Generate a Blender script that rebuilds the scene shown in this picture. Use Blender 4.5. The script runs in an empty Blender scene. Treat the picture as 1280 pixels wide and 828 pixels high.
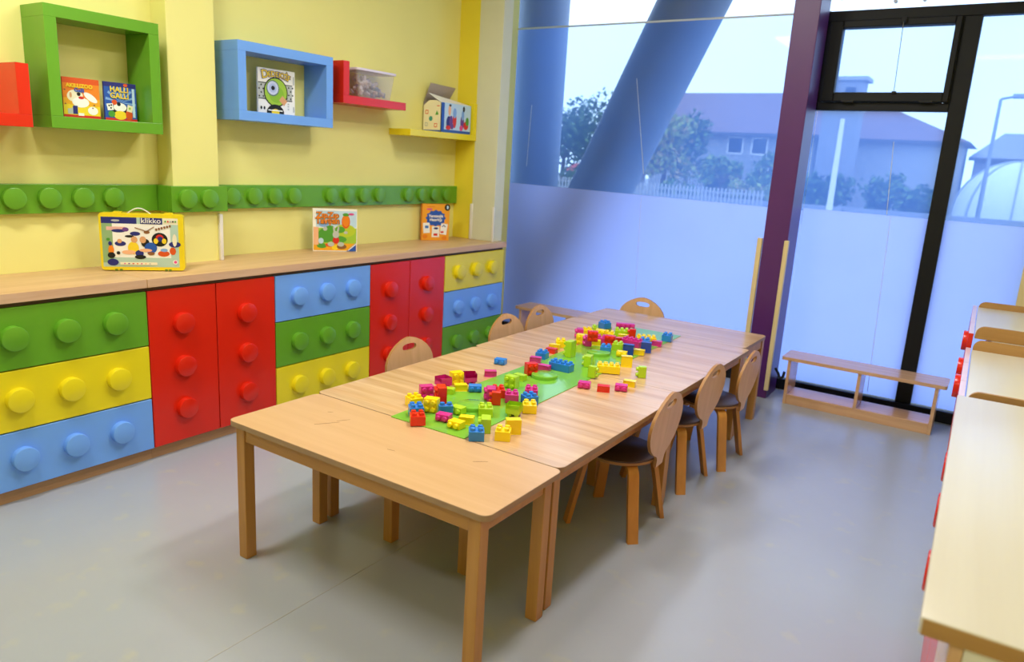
import bpy, bmesh, math, random
from mathutils import Vector, Matrix, Euler
random.seed(11)
S = bpy.context.scene
COL = S.collection
PI = math.pi

# ------------------------------------------------------------------ camera
camd = bpy.data.cameras.new('camera')
cam = bpy.data.objects.new('camera', camd); COL.objects.link(cam)
camd.sensor_width = 36.0; camd.sensor_fit = 'HORIZONTAL'
camd.lens = 923.2259 / 1280 * 36.0
camd.clip_start = 0.02; camd.clip_end = 400
cr = Vector((0.82827582, 0.557381, 0.05731999)); cu = Vector((-0.17282314, 0.15681896, 0.9723888)); cf = Vector((-0.53300218, 0.81531235, -0.22621769))
M3 = Matrix((cr, cu, -cf)).transposed()
cam.matrix_world = Matrix.Translation((3.19347897, -1.83700038, 1.5)) @ M3.to_4x4()
camd.dof.use_dof = True; camd.dof.focus_distance = 2.95; camd.dof.aperture_fstop = 3.0
S.camera = cam

# ------------------------------------------------------------------ world: bright overcast sky
W = bpy.data.worlds.new('overcast_sky'); S.world = W; W.use_nodes = True
nt = W.node_tree; nt.nodes.clear()
wo = nt.nodes.new('ShaderNodeOutputWorld'); bg = nt.nodes.new('ShaderNodeBackground')
tc = nt.nodes.new('ShaderNodeTexCoord'); nz = nt.nodes.new('ShaderNodeTexNoise'); rp = nt.nodes.new('ShaderNodeValToRGB')
nz.inputs['Scale'].default_value = 2.2; nz.inputs['Detail'].default_value = 3
rp.color_ramp.elements[0].position = .3; rp.color_ramp.elements[0].color = (0.58, 0.79, 1.08, 1)
rp.color_ramp.elements[1].position = .75; rp.color_ramp.elements[1].color = (0.68, 0.88, 1.10, 1)
nt.links.new(tc.outputs['Generated'], nz.inputs['Vector']); nt.links.new(nz.outputs['Fac'], rp.inputs['Fac'])
nt.links.new(rp.outputs['Color'], bg.inputs['Color']); nt.links.new(bg.outputs[0], wo.inputs[0])
bg.inputs['Strength'].default_value = 2.8

# ------------------------------------------------------------------ exposure
S.view_settings.view_transform = 'Standard'; S.view_settings.look = 'None'
S.view_settings.exposure = 0.08; S.view_settings.gamma = 1.0; S.view_settings.use_curve_mapping = False
try:
    S.cycles.use_denoising = True; S.cycles.max_bounces = 8; S.cycles.transparent_max_bounces = 12
    S.cycles.sample_clamp_indirect = 6.0; S.cycles.caustics_reflective = False; S.cycles.caustics_refractive = False
except Exception: pass

# ------------------------------------------------------------------ ceiling lamps (each has its own fixture further down)
LAMPS = [  # x, y, sx, sy, watts
    (0.66, -0.85, 0.30, 0.9, 37), (1.45, 1.4, 0.60, 0.30, 21), (2.25, 0.70, 0.30, 0.8, 31), (2.9, -2.4, 1.2, 0.30, 14)]
CEIL = 3.15
for i, (x, y, sx, sy, p) in enumerate(LAMPS):
    l = bpy.data.lights.new('ceiling_lamp_light', 'AREA'); l.shape = 'RECTANGLE'; l.size = sx; l.size_y = sy
    l.energy = p; l.color = (1.0, 0.985, 0.975)
    o = bpy.data.objects.new('ceiling_lamp_light', l); o.location = (x, y, CEIL - 0.075); COL.objects.link(o)

# ------------------------------------------------------------------ helpers
def lin(h):
    if isinstance(h, str):
        h = h.lstrip('#'); c = [int(h[i:i+2], 16)/255 for i in (0, 2, 4)]
    else: c = [v/255 for v in h]
    return tuple(v/12.92 if v <= .04045 else ((v+.055)/1.055)**2.4 for v in c) + (1,)

def mat(name, col, rough=.5, spec=.5, coat=0, metal=0, noise=0.06, nscale=8, bump=0, bscale=60, stretch=(1,1,1)):
    m = bpy.data.materials.new(name); m.use_nodes = True
    t = m.node_tree; b = t.nodes['Principled BSDF']
    c = lin(col) if not (isinstance(col, tuple) and len(col) == 4) else col
    b.inputs['Roughness'].default_value = rough; b.inputs['Metallic'].default_value = metal
    b.inputs['Specular IOR Level'].default_value = spec
    b.inputs['Coat Weight'].default_value = coat; b.inputs['Coat Roughness'].default_value = .08
    tcn = t.nodes.new('ShaderNodeTexCoord'); mp = t.nodes.new('ShaderNodeMapping'); mp.inputs['Scale'].default_value = stretch
    t.links.new(tcn.outputs['Object'], mp.inputs['Vector'])
    n = t.nodes.new('ShaderNodeTexNoise'); n.inputs['Scale'].default_value = nscale; n.inputs['Detail'].default_value = 4
    t.links.new(mp.outputs[0], n.inputs['Vector'])
    mx = t.nodes.new('ShaderNodeMix'); mx.data_type = 'RGBA'
    mx.inputs[6].default_value = tuple(v*(1-noise) for v in c[:3]) + (1,)
    mx.inputs[7].default_value = tuple(min(1, v*(1+noise)) for v in c[:3]) + (1,)
    t.links.new(n.outputs['Fac'], mx.inputs[0]); t.links.new(mx.outputs[2], b.inputs['Base Color'])
    if bump:
        n2 = t.nodes.new('ShaderNodeTexNoise'); n2.inputs['Scale'].default_value = bscale; n2.inputs['Detail'].default_value = 3
        t.links.new(mp.outputs[0], n2.inputs['Vector'])
        bp_ = t.nodes.new('ShaderNodeBump'); bp_.inputs['Strength'].default_value = bump; bp_.inputs['Distance'].default_value = .002
        t.links.new(n2.outputs['Fac'], bp_.inputs['Height']); t.links.new(bp_.outputs[0], b.inputs['Normal'])
    return m

def wood(name, c1, c2, rough=.4, axis='x', scale=1.0, fine=1.0, coat=0, spec=.5, strips=0.0):
    """Long grain along one axis of the object; strips adds laminated strip to strip colour change."""
    m = bpy.data.materials.new(name); m.use_nodes = True
    t = m.node_tree; b = t.nodes['Principled BSDF']
    b.inputs['Roughness'].default_value = rough; b.inputs['Coat Weight'].default_value = coat; b.inputs['Specular IOR Level'].default_value = spec
    tcn = t.nodes.new('ShaderNodeTexCoord'); mp = t.nodes.new('ShaderNodeMapping')
    k = {'x': (1.2, 22, 22), 'y': (22, 1.2, 22), 'z': (22, 22, 1.2)}[axis]
    mp.inputs['Scale'].default_value = tuple(v*scale for v in k)
    t.links.new(tcn.outputs['Object'], mp.inputs['Vector'])
    n = t.nodes.new('ShaderNodeTexNoise'); n.inputs['Scale'].default_value = 1.0; n.inputs['Detail'].default_value = 6; n.inputs['Roughness'].default_value = .65; n.inputs['Distortion'].default_value = .4
    t.links.new(mp.outputs[0], n.inputs['Vector'])
    r = t.nodes.new('ShaderNodeValToRGB'); r.color_ramp.elements[0].position = .32; r.color_ramp.elements[1].position = .68
    r.color_ramp.elements[0].color = lin(c2); r.color_ramp.elements[1].color = lin(c1)
    t.links.new(n.outputs['Fac'], r.inputs['Fac'])
    last = r.outputs['Color']
    if strips:
        mp2 = t.nodes.new('ShaderNodeMapping'); k2 = {'x': (.6, 9, .001), 'y': (9, .6, .001), 'z': (9, 9, .6)}[axis]
        mp2.inputs['Scale'].default_value = k2; t.links.new(tcn.outputs['Object'], mp2.inputs['Vector'])
        v = t.nodes.new('ShaderNodeTexNoise'); v.inputs['Scale'].default_value = 1.6; v.inputs['Detail'].default_value = 1
        t.links.new(mp2.outputs[0], v.inputs['Vector'])
        r2 = t.nodes.new('ShaderNodeValToRGB'); r2.color_ramp.elements[0].position = .35; r2.color_ramp.elements[1].position = .65
        r2.color_ramp.elements[0].color = (1-strips,)*3 + (1,); r2.color_ramp.elements[1].color = (1, 1, 1, 1)
        t.links.new(v.outputs['Fac'], r2.inputs['Fac'])
        mm = t.nodes.new('ShaderNodeMix'); mm.data_type = 'RGBA'; mm.blend_type = 'MULTIPLY'; mm.inputs[0].default_value = 1
        t.links.new(last, mm.inputs[6]); t.links.new(r2.outputs['Color'], mm.inputs[7]); last = mm.outputs[2]
    t.links.new(last, b.inputs['Base Color'])
    return m

def emis(name, col, s):
    m = bpy.data.materials.new(name); m.use_nodes = True; t = m.node_tree; t.nodes.clear()
    o = t.nodes.new('ShaderNodeOutputMaterial'); e = t.nodes.new('ShaderNodeEmission')
    e.inputs[0].default_value = lin(col); e.inputs[1].default_value = s; t.links.new(e.outputs[0], o.inputs[0]); return m

def film(name, tint, scat, wt, gloss=.06, dif=.0):
    """A pane: tinted see-through part, scattering film part, faint mirror part."""
    m = bpy.data.materials.new(name); m.use_nodes = True; t = m.node_tree; t.nodes.clear()
    o = t.nodes.new('ShaderNodeOutputMaterial')
    tr = t.nodes.new('ShaderNodeBsdfTransparent'); tr.inputs[0].default_value = tuple(tint) + (1,)
    sc = t.nodes.new('ShaderNodeBsdfTranslucent'); 
    n = t.nodes.new('ShaderNodeTexNoise'); n.inputs['Scale'].default_value = 3.0; n.inputs['Detail'].default_value = 5
    tcn = t.nodes.new('ShaderNodeTexCoord'); t.links.new(tcn.outputs['Object'], n.inputs['Vector'])
    mx = t.nodes.new('ShaderNodeMix'); mx.data_type = 'RGBA'; t.links.new(n.outputs['Fac'], mx.inputs[0])
    mx.inputs[6].default_value = tuple(v*.94 for v in scat) + (1,); mx.inputs[7].default_value = tuple(min(1, v*1.06) for v in scat) + (1,)
    t.links.new(mx.outputs[2], sc.inputs[0])
    s1 = t.nodes.new('ShaderNodeMixShader'); s1.inputs[0].default_value = wt
    df = t.nodes.new('ShaderNodeBsdfDiffuse'); df.inputs[0].default_value = (.80, .84, .90, 1)
    s0 = t.nodes.new('ShaderNodeMixShader'); s0.inputs[0].default_value = dif
    t.links.new(sc.outputs[0], s0.inputs[1]); t.links.new(df.outputs[0], s0.inputs[2])
    t.links.new(tr.outputs[0], s1.inputs[1]); t.links.new(s0.outputs[0], s1.inputs[2])
    gl = t.nodes.new('ShaderNodeBsdfGlossy'); gl.inputs['Roughness'].default_value = .03
    fr = t.nodes.new('ShaderNodeFresnel'); fr.inputs[0].default_value = 1.3
    mu = t.nodes.new('ShaderNodeMath'); mu.operation = 'MULTIPLY'; mu.inputs[1].default_value = gloss*10
    t.links.new(fr.outputs[0], mu.inputs[0])
    s2 = t.nodes.new('ShaderNodeMixShader'); t.links.new(mu.outputs[0], s2.inputs[0])
    t.links.new(s1.outputs[0], s2.inputs[1]); t.links.new(gl.outputs[0], s2.inputs[2])
    t.links.new(s2.outputs[0], o.inputs[0]); return m

def link(name, me, m=None, parent=None, loc=(0,0,0), rot=(0,0,0)):
    o = bpy.data.objects.new(name, me); COL.objects.link(o)
    if m is not None and len(me.materials) == 0: me.materials.append(m)
    o.location = loc; o.rotation_euler = rot
    if parent is not None: o.parent = parent
    return o

def tag(o, label, cat, group=None):
    o['label'] = label; o['category'] = cat
    if group: o['group'] = group
    return o

def thing(name, label, cat, loc=(0,0,0), rz=0, group=None):
    o = bpy.data.objects.new(name, None); COL.objects.link(o); o.empty_display_size = .1
    o.location = loc; o.rotation_euler = (0, 0, rz)
    return tag(o, label, cat, group)

def struct(o): o['kind'] = 'structure'; return o

def tomesh(bm, name, smooth=False, ang=35):
    bmesh.ops.recalc_face_normals(bm, faces=bm.faces[:])
    me = bpy.data.meshes.new(name); bm.to_mesh(me); bm.free()
    if smooth:
        for p in me.polygons: p.use_smooth = True
        try: me.set_sharp_from_angle(angle=math.radians(ang))
        except Exception: pass
    return me

def bbox(bm, x0, x1, y0, y1, z0, z1, bev=0, seg=2):
    vs = [bm.verts.new((x, y, z)) for x in (x0, x1) for y in (y0, y1) for z in (z0, z1)]
    F = [(0,1,3,2), (4,6,7,5), (0,4,5,1), (2,3,7,6), (0,2,6,4), (1,5,7,3)]
    fs = [bm.faces.new([vs[i] for i in f]) for f in F]
    if bev:
        es = set(e for f in fs for e in f.edges)
        bmesh.ops.bevel(bm, geom=list(es), offset=bev, segments=seg, affect='EDGES', profile=.5, clamp_overlap=True)
    return vs

def box(name, x0, x1, y0, y1, z0, z1, m, parent=None, bev=0, seg=2):
    bm = bmesh.new(); bbox(bm, x0, x1, y0, y1, z0, z1, bev, seg)
    return link(name, tomesh(bm, name), m, parent)

def cyl(bm, p0, p1, r0, r1=None, n=20, cap=True):
    r1 = r0 if r1 is None else r1
    p0 = Vector(p0); p1 = Vector(p1); d = (p1-p0).normalized()
    a = Vector((0,0,1)) if abs(d.z) < .9 else Vector((1,0,0))
    u = d.cross(a).normalized(); v = d.cross(u)
    A = [bm.verts.new(p0 + (u*math.cos(2*PI*i/n) + v*math.sin(2*PI*i/n))*r0) for i in range(n)]
    B = [bm.verts.new(p1 + (u*math.cos(2*PI*i/n) + v*math.sin(2*PI*i/n))*r1) for i in range(n)]
    for i in range(n): bm.faces.new([A[i], A[(i+1) % n], B[(i+1) % n], B[i]])
    if cap: bm.faces.new(A); bm.faces.new(B)

def prism(bm, pts, z0, z1):
    """pts: 2D outline in xy, extruded in z."""
    A = [bm.verts.new((x, y, z0)) for x, y in pts]; B = [bm.verts.new((x, y, z1)) for x, y in pts]
    n = len(pts)
    for i in range(n): bm.faces.new([A[i], A[(i+1) % n], B[(i+1) % n], B[i]])
    bm.faces.new(A); bm.faces.new(B)

def rrect(x0, x1, y0, y1, r, n=6):
    P = []
    for cx, cy, a0 in ((x1-r, y1-r, 0), (x0+r, y1-r, 90), (x0+r, y0+r, 180), (x1-r, y0+r, 270)):
        for i in range(n+1):
            a = math.radians(a0 + 90*i/n); P.append((cx + r*math.cos(a), cy + r*math.sin(a)))
    return P

def disc_me(name, r, h, axis, n=28, bev=.006):
    """stud: short cylinder with a rounded outer rim, standing along +axis from 0 to h"""
    bm = bmesh.new(); prof = [(r, 0), (r, h-bev), (r-bev*.3, h-bev*.3), (r-bev, h)]
    rings = []
    for rr, z in prof:
        rings.append([bm.verts.new((rr*math.cos(2*PI*i/n), rr*math.sin(2*PI*i/n), z)) for i in range(n)])
    for a, b in zip(rings, rings[1:]):
        for i in range(n): bm.faces.new([a[i], a[(i+1) % n], b[(i+1) % n], b[i]])
    bm.faces.new(rings[-1]); bm.faces.new(rings[0])
    R = {'x': Matrix.Rotation(PI/2, 3, 'Y'), '-x': Matrix.Rotation(-PI/2, 3, 'Y'), 'z': Matrix.Identity(3)}[axis]
    bmesh.ops.transform(bm, matrix=R.to_4x4(), verts=bm.verts[:])
    return tomesh(bm, name, True, 30)

def copy_tree(o, parent=None):
    c = o.copy(); COL.objects.link(c)
    if parent is not None: c.parent = parent
    for ch in list(o.children): copy_tree(ch, c)
    return c

FONT = None
def text_me(name, s, size, ext=.0004, bold=0.0):
    c = bpy.data.curves.new(name, 'FONT'); c.body = s; c.size = size; c.extrude = ext; c.offset = bold
    c.align_x = 'CENTER'; c.align_y = 'CENTER'; c.resolution_u = 3
    o = bpy.data.objects.new(name, c); COL.objects.link(o)
    dg = bpy.context.evaluated_depsgraph_get(); dg.update()
    me = bpy.data.meshes.new_from_object(o.evaluated_get(dg)); me.name = name
    bpy.data.objects.remove(o); bpy.data.curves.remove(c)
    return me

class Print:
    """Flat printed artwork on the face of a box: polygons in u (right), v (up) on the plane y = 0 of the box, facing -y."""
    def __init__(s): s.bm = bmesh.new(); s.mats = []; s.n = 0
    def mi(s, m):
        if m not in s.mats: s.mats.append(m)
        return s.mats.index(m)
    def poly(s, pts, m):
        s.n += 1; y = -.00025 - .00006*s.n
        f = s.bm.faces.new([s.bm.verts.new((u, y, v)) for u, v in pts]); f.material_index = s.mi(m)
    def rect(s, u0, u1, v0, v1, m, a=0):
        cu, cv = (u0+u1)/2, (v0+v1)/2; P = []
        for u, v in ((u0, v0), (u1, v0), (u1, v1), (u0, v1)):
            du, dv = u-cu, v-cv; P.append((cu + du*math.cos(a) - dv*math.sin(a), cv + du*math.sin(a) + dv*math.cos(a)))
        s.poly(P, m)
    def ell(s, cu, cv, ru, rv, m, a=0, n=22):
        P = []
        for i in range(n):
            t = 2*PI*i/n; du, dv = ru*math.cos(t), rv*math.sin(t)
            P.append((cu + du*math.cos(a) - dv*math.sin(a), cv + du*math.sin(a) + dv*math.cos(a)))
        s.poly(P, m)
    def star(s, cu, cv, r0, r1, n, m, sq=1):
        s.poly([(cu + (r0 if i % 2 else r1)*math.cos(PI*i/n), cv + sq*(r0 if i % 2 else r1)*math.sin(PI*i/n)) for i in range(2*n)], m)
    def done(s, parent, name='cover_print'):
        me = bpy.data.meshes.new(name); 
        for f in s.bm.faces: f.normal_update()
        s.bm.to_mesh(me); s.bm.free()
        for m in s.mats: me.materials.append(m)
        return link(name, me, None, parent)
def ptext(parent, s, u, v, size, m, rot=0, bold=.0, y=-.004, name='printed_title', sx=1.0):
    me = text_me(name, s, size, .0003, bold)
    for vv in me.vertices: vv.co.x *= sx
    o = link(name, me, m, parent, (u, y, v)); o.rotation_euler = (PI/2, -rot, 0)
    return o
# ------------------------------------------------------------------ materials
M = {}
M['wall_y'] = mat('yellow_wall_paint', '#e9e28c', .6, .3, noise=.03, nscale=3, bump=.05)
M['wall_y2'] = mat('strong_yellow_paint', '#ecd83a', .5, .4, noise=.03)
M['wall_pale'] = mat('pale_plaster_paint', '#d8d8bc', .6, .3, noise=.03)
M['ceiling'] = mat('white_ceiling_paint', '#f0efe8', .8, .2)
M['green'] = mat('green_lacquer', '#639f26', .26, .5, noise=.04)
M['yellow'] = mat('yellow_lacquer', '#e8d41c', .26, .5, noise=.03)
M['blue'] = mat('light_blue_lacquer', '#72a6f2', .26, .5, noise=.03)
M['red'] = mat('red_lacquer', '#d8230a', .26, .5, noise=.03)
M['carcass'] = mat('cabinet_carcass', '#5f4a36', .55)
M['beech'] = wood('beech_worktop', '#ddb887', '#c9a06c', .4, 'y', 1.2)
M['beech_edge'] = wood('beech_edge_band', '#d6b08f', '#c89d7a', .5, 'y', 1.5)
M['kick'] = wood('beech_kick', '#c09468', '#ab7f55', .5, 'y', 1.5)
M['t_plain'] = wood('birch_table_top', '#d6ad80', '#cb9f70', .28, 'x', .55)
M['t_strip'] = wood('laminated_table_top', '#e2bb90', '#c2935f', .22, 'x', .9, strips=.12, spec=.8)
M['t_edge'] = mat('worn_table_edge', '#a0805f', .55, noise=.15, nscale=20)
M['t_leg'] = wood('table_leg_beech', '#bf8a45', '#ac7735', .42, 'z', 1)
M['apron'] = wood('table_apron_beech', '#c18c48', '#ae7a38', .42, 'x', 1)
M['ply'] = wood('chair_plywood', '#e1b48a', '#d1a275', .38, 'z', 1)
M['ply_leg'] = wood('bent_chair_leg', '#cc8f42', '#b97d34', .38, 'z', 1)
M['ply_edge'] = mat('plywood_edge', '#a9773f', .5, noise=.15, nscale=40)
M['seat'] = mat('dark_seat_veneer', '#4a3222', .38, .5, noise=.12, nscale=18)
M['bench'] = wood('bench_beech', '#dcae82', '#cd9c6e', .2, 'x', 1.2, spec=.9)
M['maple'] = wood('maple_laminate', '#dcd6ca', '#d2c9ba', .3, 'y', .25)
M['maple_edge'] = wood('maple_edge', '#b98d55', '#a87c45', .5, 'x', 1)
M['white_side'] = mat('white_melamine', '#e9e2dc', .4)
M['purple'] = mat('purple_lacquer', '#552468', .35, .5, noise=.05)
M['guard'] = wood('pale_wood_guard', '#e6d3a0', '#dac591', .45, 'z', 1)
M['pvc'] = mat('white_corner_guard', '#e8e4dc', .4)
M['black'] = mat('black_aluminium', '#121317', .5, .25, noise=.1)
M['gasket'] = mat('black_rubber_gasket', '#0a0a0d', .6)
M['steel'] = mat('grey_steel', '#8d9096', .35, metal=.8)
M['mat'] = mat('green_play_mat', '#78b63a', .10, .6, noise=.03)
M['paper'] = mat('white_print', '#efece4', .5)
M['tube'] = mat('blue_grey_steel_tube', '#7f8a9c', .5, noise=.1, nscale=4)
M['joint'] = mat('glass_joint', '#c9d2e2', .4)

def floor_mat():
    m = mat('grey_vinyl_floor', '#a7abb4', .26, .55, noise=.05, nscale=2.5)
    t = m.node_tree; b = t.nodes['Principled BSDF']
    l = b.inputs['Base Color'].links[0].from_socket
    tcn = t.nodes.new('ShaderNodeTexCoord')
    n = t.nodes.new('ShaderNodeTexNoise'); n.inputs['Scale'].default_value = 9; n.inputs['Detail'].default_value = 5
    t.links.new(tcn.outputs['Object'], n.inputs['Vector'])
    r = t.nodes.new('ShaderNodeValToRGB'); r.color_ramp.elements[0].position = .60; r.color_ramp.elements[1].position = .78
    r.color_ramp.elements[0].color = (0, 0, 0, 1); r.color_ramp.elements[1].color = (.35, .35, .35, 1)
    t.links.new(n.outputs['Fac'], r.inputs['Fac'])
    mx = t.nodes.new('ShaderNodeMix'); mx.data_type = 'RGBA'; mx.inputs[7].default_value = lin('#c8bd8a')
    t.links.new(r.outputs['Color'], mx.inputs[0]); t.links.new(l, mx.inputs[6]); t.links.new(mx.outputs[2], b.inputs['Base Color'])
    return m
M['floor'] = floor_mat()
FROST = film('frosted_film', (.02, .03, .05), (.36, .455, .98), .985, .035, .18)
TINT = film('blue_tint_film', (.80, .90, .98), (.16, .32, .82), .48, .05, .02)
BARE = film('bare_glass', (.97, .985, .99), (.5, .5, .5), .0, .02)
CLEAR = film('clear_glass', (.95, .97, .98), (.13, .26, .66), .27, .04)

# ------------------------------------------------------------------ room shell
WX, WY = -0.445, 3.56
fl = struct(box('floor', -.60, 4.0, -4.3, 3.75, -.06, 0, M['floor']))
for x0, x1, y0, y1 in ((1.443, 1.446, -4.2, 3.5), (-.30, -.297, -4.2, 3.5)):
    box('seam', x0, x1, y0, y1, -.0005, .0006, mat('floor_weld', '#a5a29c', .5), fl)
struct(box('ceiling', -.6, 4.0, -4.3, 3.75, CEIL, CEIL+.08, M['ceiling']))
struct(box('wall_left', WX-.12, WX, -4.2, 3.557, 0, CEIL, M['wall_y']))
struct(box('wall_back', -.6, 4.0, -4.3, -4.2, 0, CEIL, M['wall_y']))
struct(box('wall_right', 3.85, 3.97, -4.2, 3.5, 0, CEIL, M['wall_y']))
PX, PY0, PY1 = -.322, .355, .617
struct(box('trim_1', WX-.01, PX, PY0, PY1, 0, CEIL, M['wall_y'], None, .003))        # wall pillar
struct(box('trim_2', WX-.01, -.262, 2.785, 2.90, .878, CEIL, M['wall_y2'], None, .003))   # strong yellow return
struct(box('trim_3', -.262, -.052, 2.782, 2.90, .878, CEIL, M['wall_pale'], None, .003))  # pale post beside window
struct(box('wall_window', 3.34, 3.97, 3.42, 3.72, 0, CEIL, M['wall_y2'], None, .003))     # yellow strip right of the windows
def guard(label, x, y, z0, z1, s=.012, w=.028, m='pvc'):
    o = thing('corner_guard', label, 'corner guard', (x, y, z0))
    bm = bmesh.new(); bbox(bm, -w/2, w/2, -s, 0, 0, z1-z0, .003); link('front_strip', tomesh(bm, 'front_strip', True), M[m], o)
    return o
g = guard('white plastic corner guard on the yellow wall pillar above the worktop', PX+.008, PY1+.006, .878, 1.125, .02, .018)
g = guard('left of two white corner guards on the post by the window', -.262, 2.782, .878, 1.15, .008, .026)
g = guard('right of two white corner guards on the post by the window', -.052, 2.780, .878, 1.14, .010, .02)
o = guard('pale wooden edge strip on the yellow wall at the far right', 3.33, 3.42, .05, 1.20, .015, .05, 'guard')

# purple column with two wooden edge guards
col_ = thing('column', 'purple square column standing between the two windows', 'column', (1.932, 3.33, 0))
box('shaft', -.080, .078, -.13, .125, 0, CEIL-.001, M['purple'], col_, .004)
for nm, x0, x1, lab in (('a', 1.818, 1.850, 'left pale wooden guard strip on the purple column'), ('b', 1.993, 2.022, 'right pale wooden guard strip on the purple column')):
    o = thing('edge_guard', lab, 'edge guard', ((x0+x1)/2, 3.19, .06))
    w = (x1-x0)/2
    box('strip', -w, w, -.008, .02, 0, 1.025, M['guard'], o, .004)
# ------------------------------------------------------------------ window_1 (left, all glass)
def pane(name, pts, m, parent, y0=WY, t=.010):
    bm = bmesh.new(); A = [bm.verts.new((x, y0, z)) for x, z in pts]; B = [bm.verts.new((x, y0+t, z)) for x, z in pts]
    n = len(pts); bm.faces.new(A); bm.faces.new(B)
    for i in range(n): bm.faces.new([A[i], A[(i+1) % n], B[(i+1) % n], B[i]])
    me = tomesh(bm, name); me.materials.append(m); me.materials.append(BARE)
    for p in me.polygons: p.material_index = 0 if p.normal.y < -.9 else 1   # the film sits on the room side of the glass
    return link(name, me, None, parent)
w1 = struct(bpy.data.objects.new('window_1', None)); COL.objects.link(w1)
XL, XR = WX-.02, 1.998
pane('frosted_pane', [(XL, .08), (XR, .08), (XR, 1.273), (XL, 1.304)], FROST, w1)
pane('tinted_pane', [(XL, 1.304), (XR, 1.273), (XR, 2.548), (XL, 2.552)], TINT, w1)
pane('upper_pane', [(XL, 2.552), (XR, 2.548), (XR, CEIL), (XL, CEIL)], CLEAR, w1)
box('glass_joint', XL, XR, WY-.004, WY, 2.543, 2.556, M['joint'], w1)
box('sill_frame', XL, XR, WY-.04, WY+.04, 0, .08, M['black'], w1, .003)
for x0, z0, x1, z1 in ((.835, .10, .79, 1.27), (.79, 1.45, .66, 2.15), (-.285, 1.45, -.27, 1.95)):
    bm = bmesh.new(); w = .0018
    vs = [bm.verts.new(p) for p in ((x0-w, WY-.0015, z0), (x0+w, WY-.0015, z0), (x1+w, WY-.0015, z1), (x1-w, WY-.0015, z1))]; bm.faces.new(vs)
    link('film_seam', tomesh(bm, 'film_seam'), M['joint'], w1)
# ------------------------------------------------------------------ window_2 (right, black frame with a hopper sash)
w2 = struct(bpy.data.objects.new('window_2', None)); COL.objects.link(w2)
XA, XB = 2.0, 3.36
pane('frosted_pane', [(XA, .08), (2.77, .08), (2.77, 1.284), (XA, 1.289)], FROST, w2)
pane('tinted_pane', [(XA, 1.289), (2.77, 1.284), (2.77, 1.945), (XA, 1.945)], TINT, w2)
pane('frosted_pane', [(2.85, .08), (XB, .08), (XB, 1.279), (2.85, 1.284)], FROST, w2)
pane('tinted_pane', [(2.85, 1.284), (XB, 1.279), (XB, 2.49), (2.85, 2.49)], TINT, w2)
pane('upper_pane', [(XA, 2.53), (XB, 2.53), (XB, CEIL), (XA, CEIL)], CLEAR, w2)
box('sill_frame', 1.99, XB, WY-.05, WY+.04, 0, .075, M['black'], w2, .003)
box('top_rail', 1.975, XB, WY-.03, WY+.04, 2.484, 2.548, M['black'], w2, .004)
box('mullion', 2.762, 2.855, WY-.03, WY+.04, .075, 2.484, M['black'], w2, .004)
box('transom', 1.975, 2.762, WY-.03, WY+.04, 1.935, 1.985, M['black'], w2, .004)
box('frame_stile', 2.738, 2.762, WY-.03, WY+.04, 1.985, 2.484, M['black'], w2, .002)
box('frame_stile', 1.975, 2.02, WY-.03, WY+.04, 1.985, 2.484, M['black'], w2, .004)
sash = bpy.data.objects.new('hopper_sash', None); COL.objects.link(sash); sash.parent = w2
sx0, sx1, sz0, sz1 = 2.022, 2.755, 1.988, 2.482
box('stile', sx0, 2.095, WY-.065, WY+.02, sz0, sz1, M['black'], sash, .005)
box('stile', 2.722, sx1, WY-.065, WY+.02, sz0, sz1, M['black'], sash, .005)
box('rail', 2.095, 2.722, WY-.065, WY+.02, 2.438, sz1, M['black'], sash, .005)
box('rail', 2.095, 2.722, WY-.065, WY+.02, sz0, 2.045, M['black'], sash, .005)
pane('sash_pane', [(2.09, 2.04), (2.725, 2.04), (2.725, 2.442), (2.09, 2.442)], TINT, sash, WY-.02, .01)
for x in (2.15, 2.60): box('hinge', x, x+.075, WY-.075, WY-.03, 1.983, 1.996, M['gasket'], sash, .003)
bm = bmesh.new(); bbox(bm, 2.428, 2.462, WY-.085, WY-.065, 2.452, 2.486, .004); cyl(bm, (2.444, WY-.10, 2.462), (2.444, WY-.062, 2.462), .009)
link('latch', tomesh(bm, 'latch', True), M['gasket'], sash)
bm = bmesh.new(); cyl(bm, (2.444, WY-.09, 2.46), (2.452, WY-.075, 2.04), .0022, n=8); link('pull_wire', tomesh(bm, 'pull_wire'), M['steel'], sash)
box('wire_clip', 2.44, 2.466, WY-.085, WY-.065, 2.036, 2.05, M['gasket'], sash, .003)
for x0, z0, x1, z1 in ((2.587, .10, 2.545, 1.28), (2.52, 1.29, 2.49, 1.75)):
    bm = bmesh.new(); w = .0018
    vs = [bm.verts.new(p) for p in ((x0-w, WY-.0015, z0), (x0+w, WY-.0015, z0), (x1+w, WY-.0015, z1), (x1-w, WY-.0015, z1))]; bm.faces.new(vs)
    link('film_seam', tomesh(bm, 'film_seam'), M['joint'], w2)
for x, r in ((2.05, .022), (2.37, .011), (2.53, .011)):
    bm = bmesh.new(); cyl(bm, (x, WY-.03, 2.64-.05*(x > 2.2)), (x, WY-.001, 2.64-.05*(x > 2.2)), r, n=16); link('glass_fixing', tomesh(bm, 'glass_fixing', True), M['gasket'] if r > .02 else M['steel'], w2)
# ceiling lamp bodies
for i, (x, y, sx, sy, p) in enumerate(LAMPS):
    o = thing('ceiling_lamp', 'flat white ceiling lamp ' + ['above the left cabinets near the entrance', 'above the far half of the long table', 'above the right hand cabinets', 'behind the camera across the room'][i], 'ceiling lamp', (x, y, CEIL-.07))
    box('housing', -sx/2-.02, sx/2+.02, -sy/2-.02, sy/2+.02, .005, .07, M['ceiling'], o, .004)
    box('diffuser', -sx/2, sx/2, -sy/2, sy/2, 0, .004, emis('lamp_diffuser', '#fff6e6', 6), o)

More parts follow.
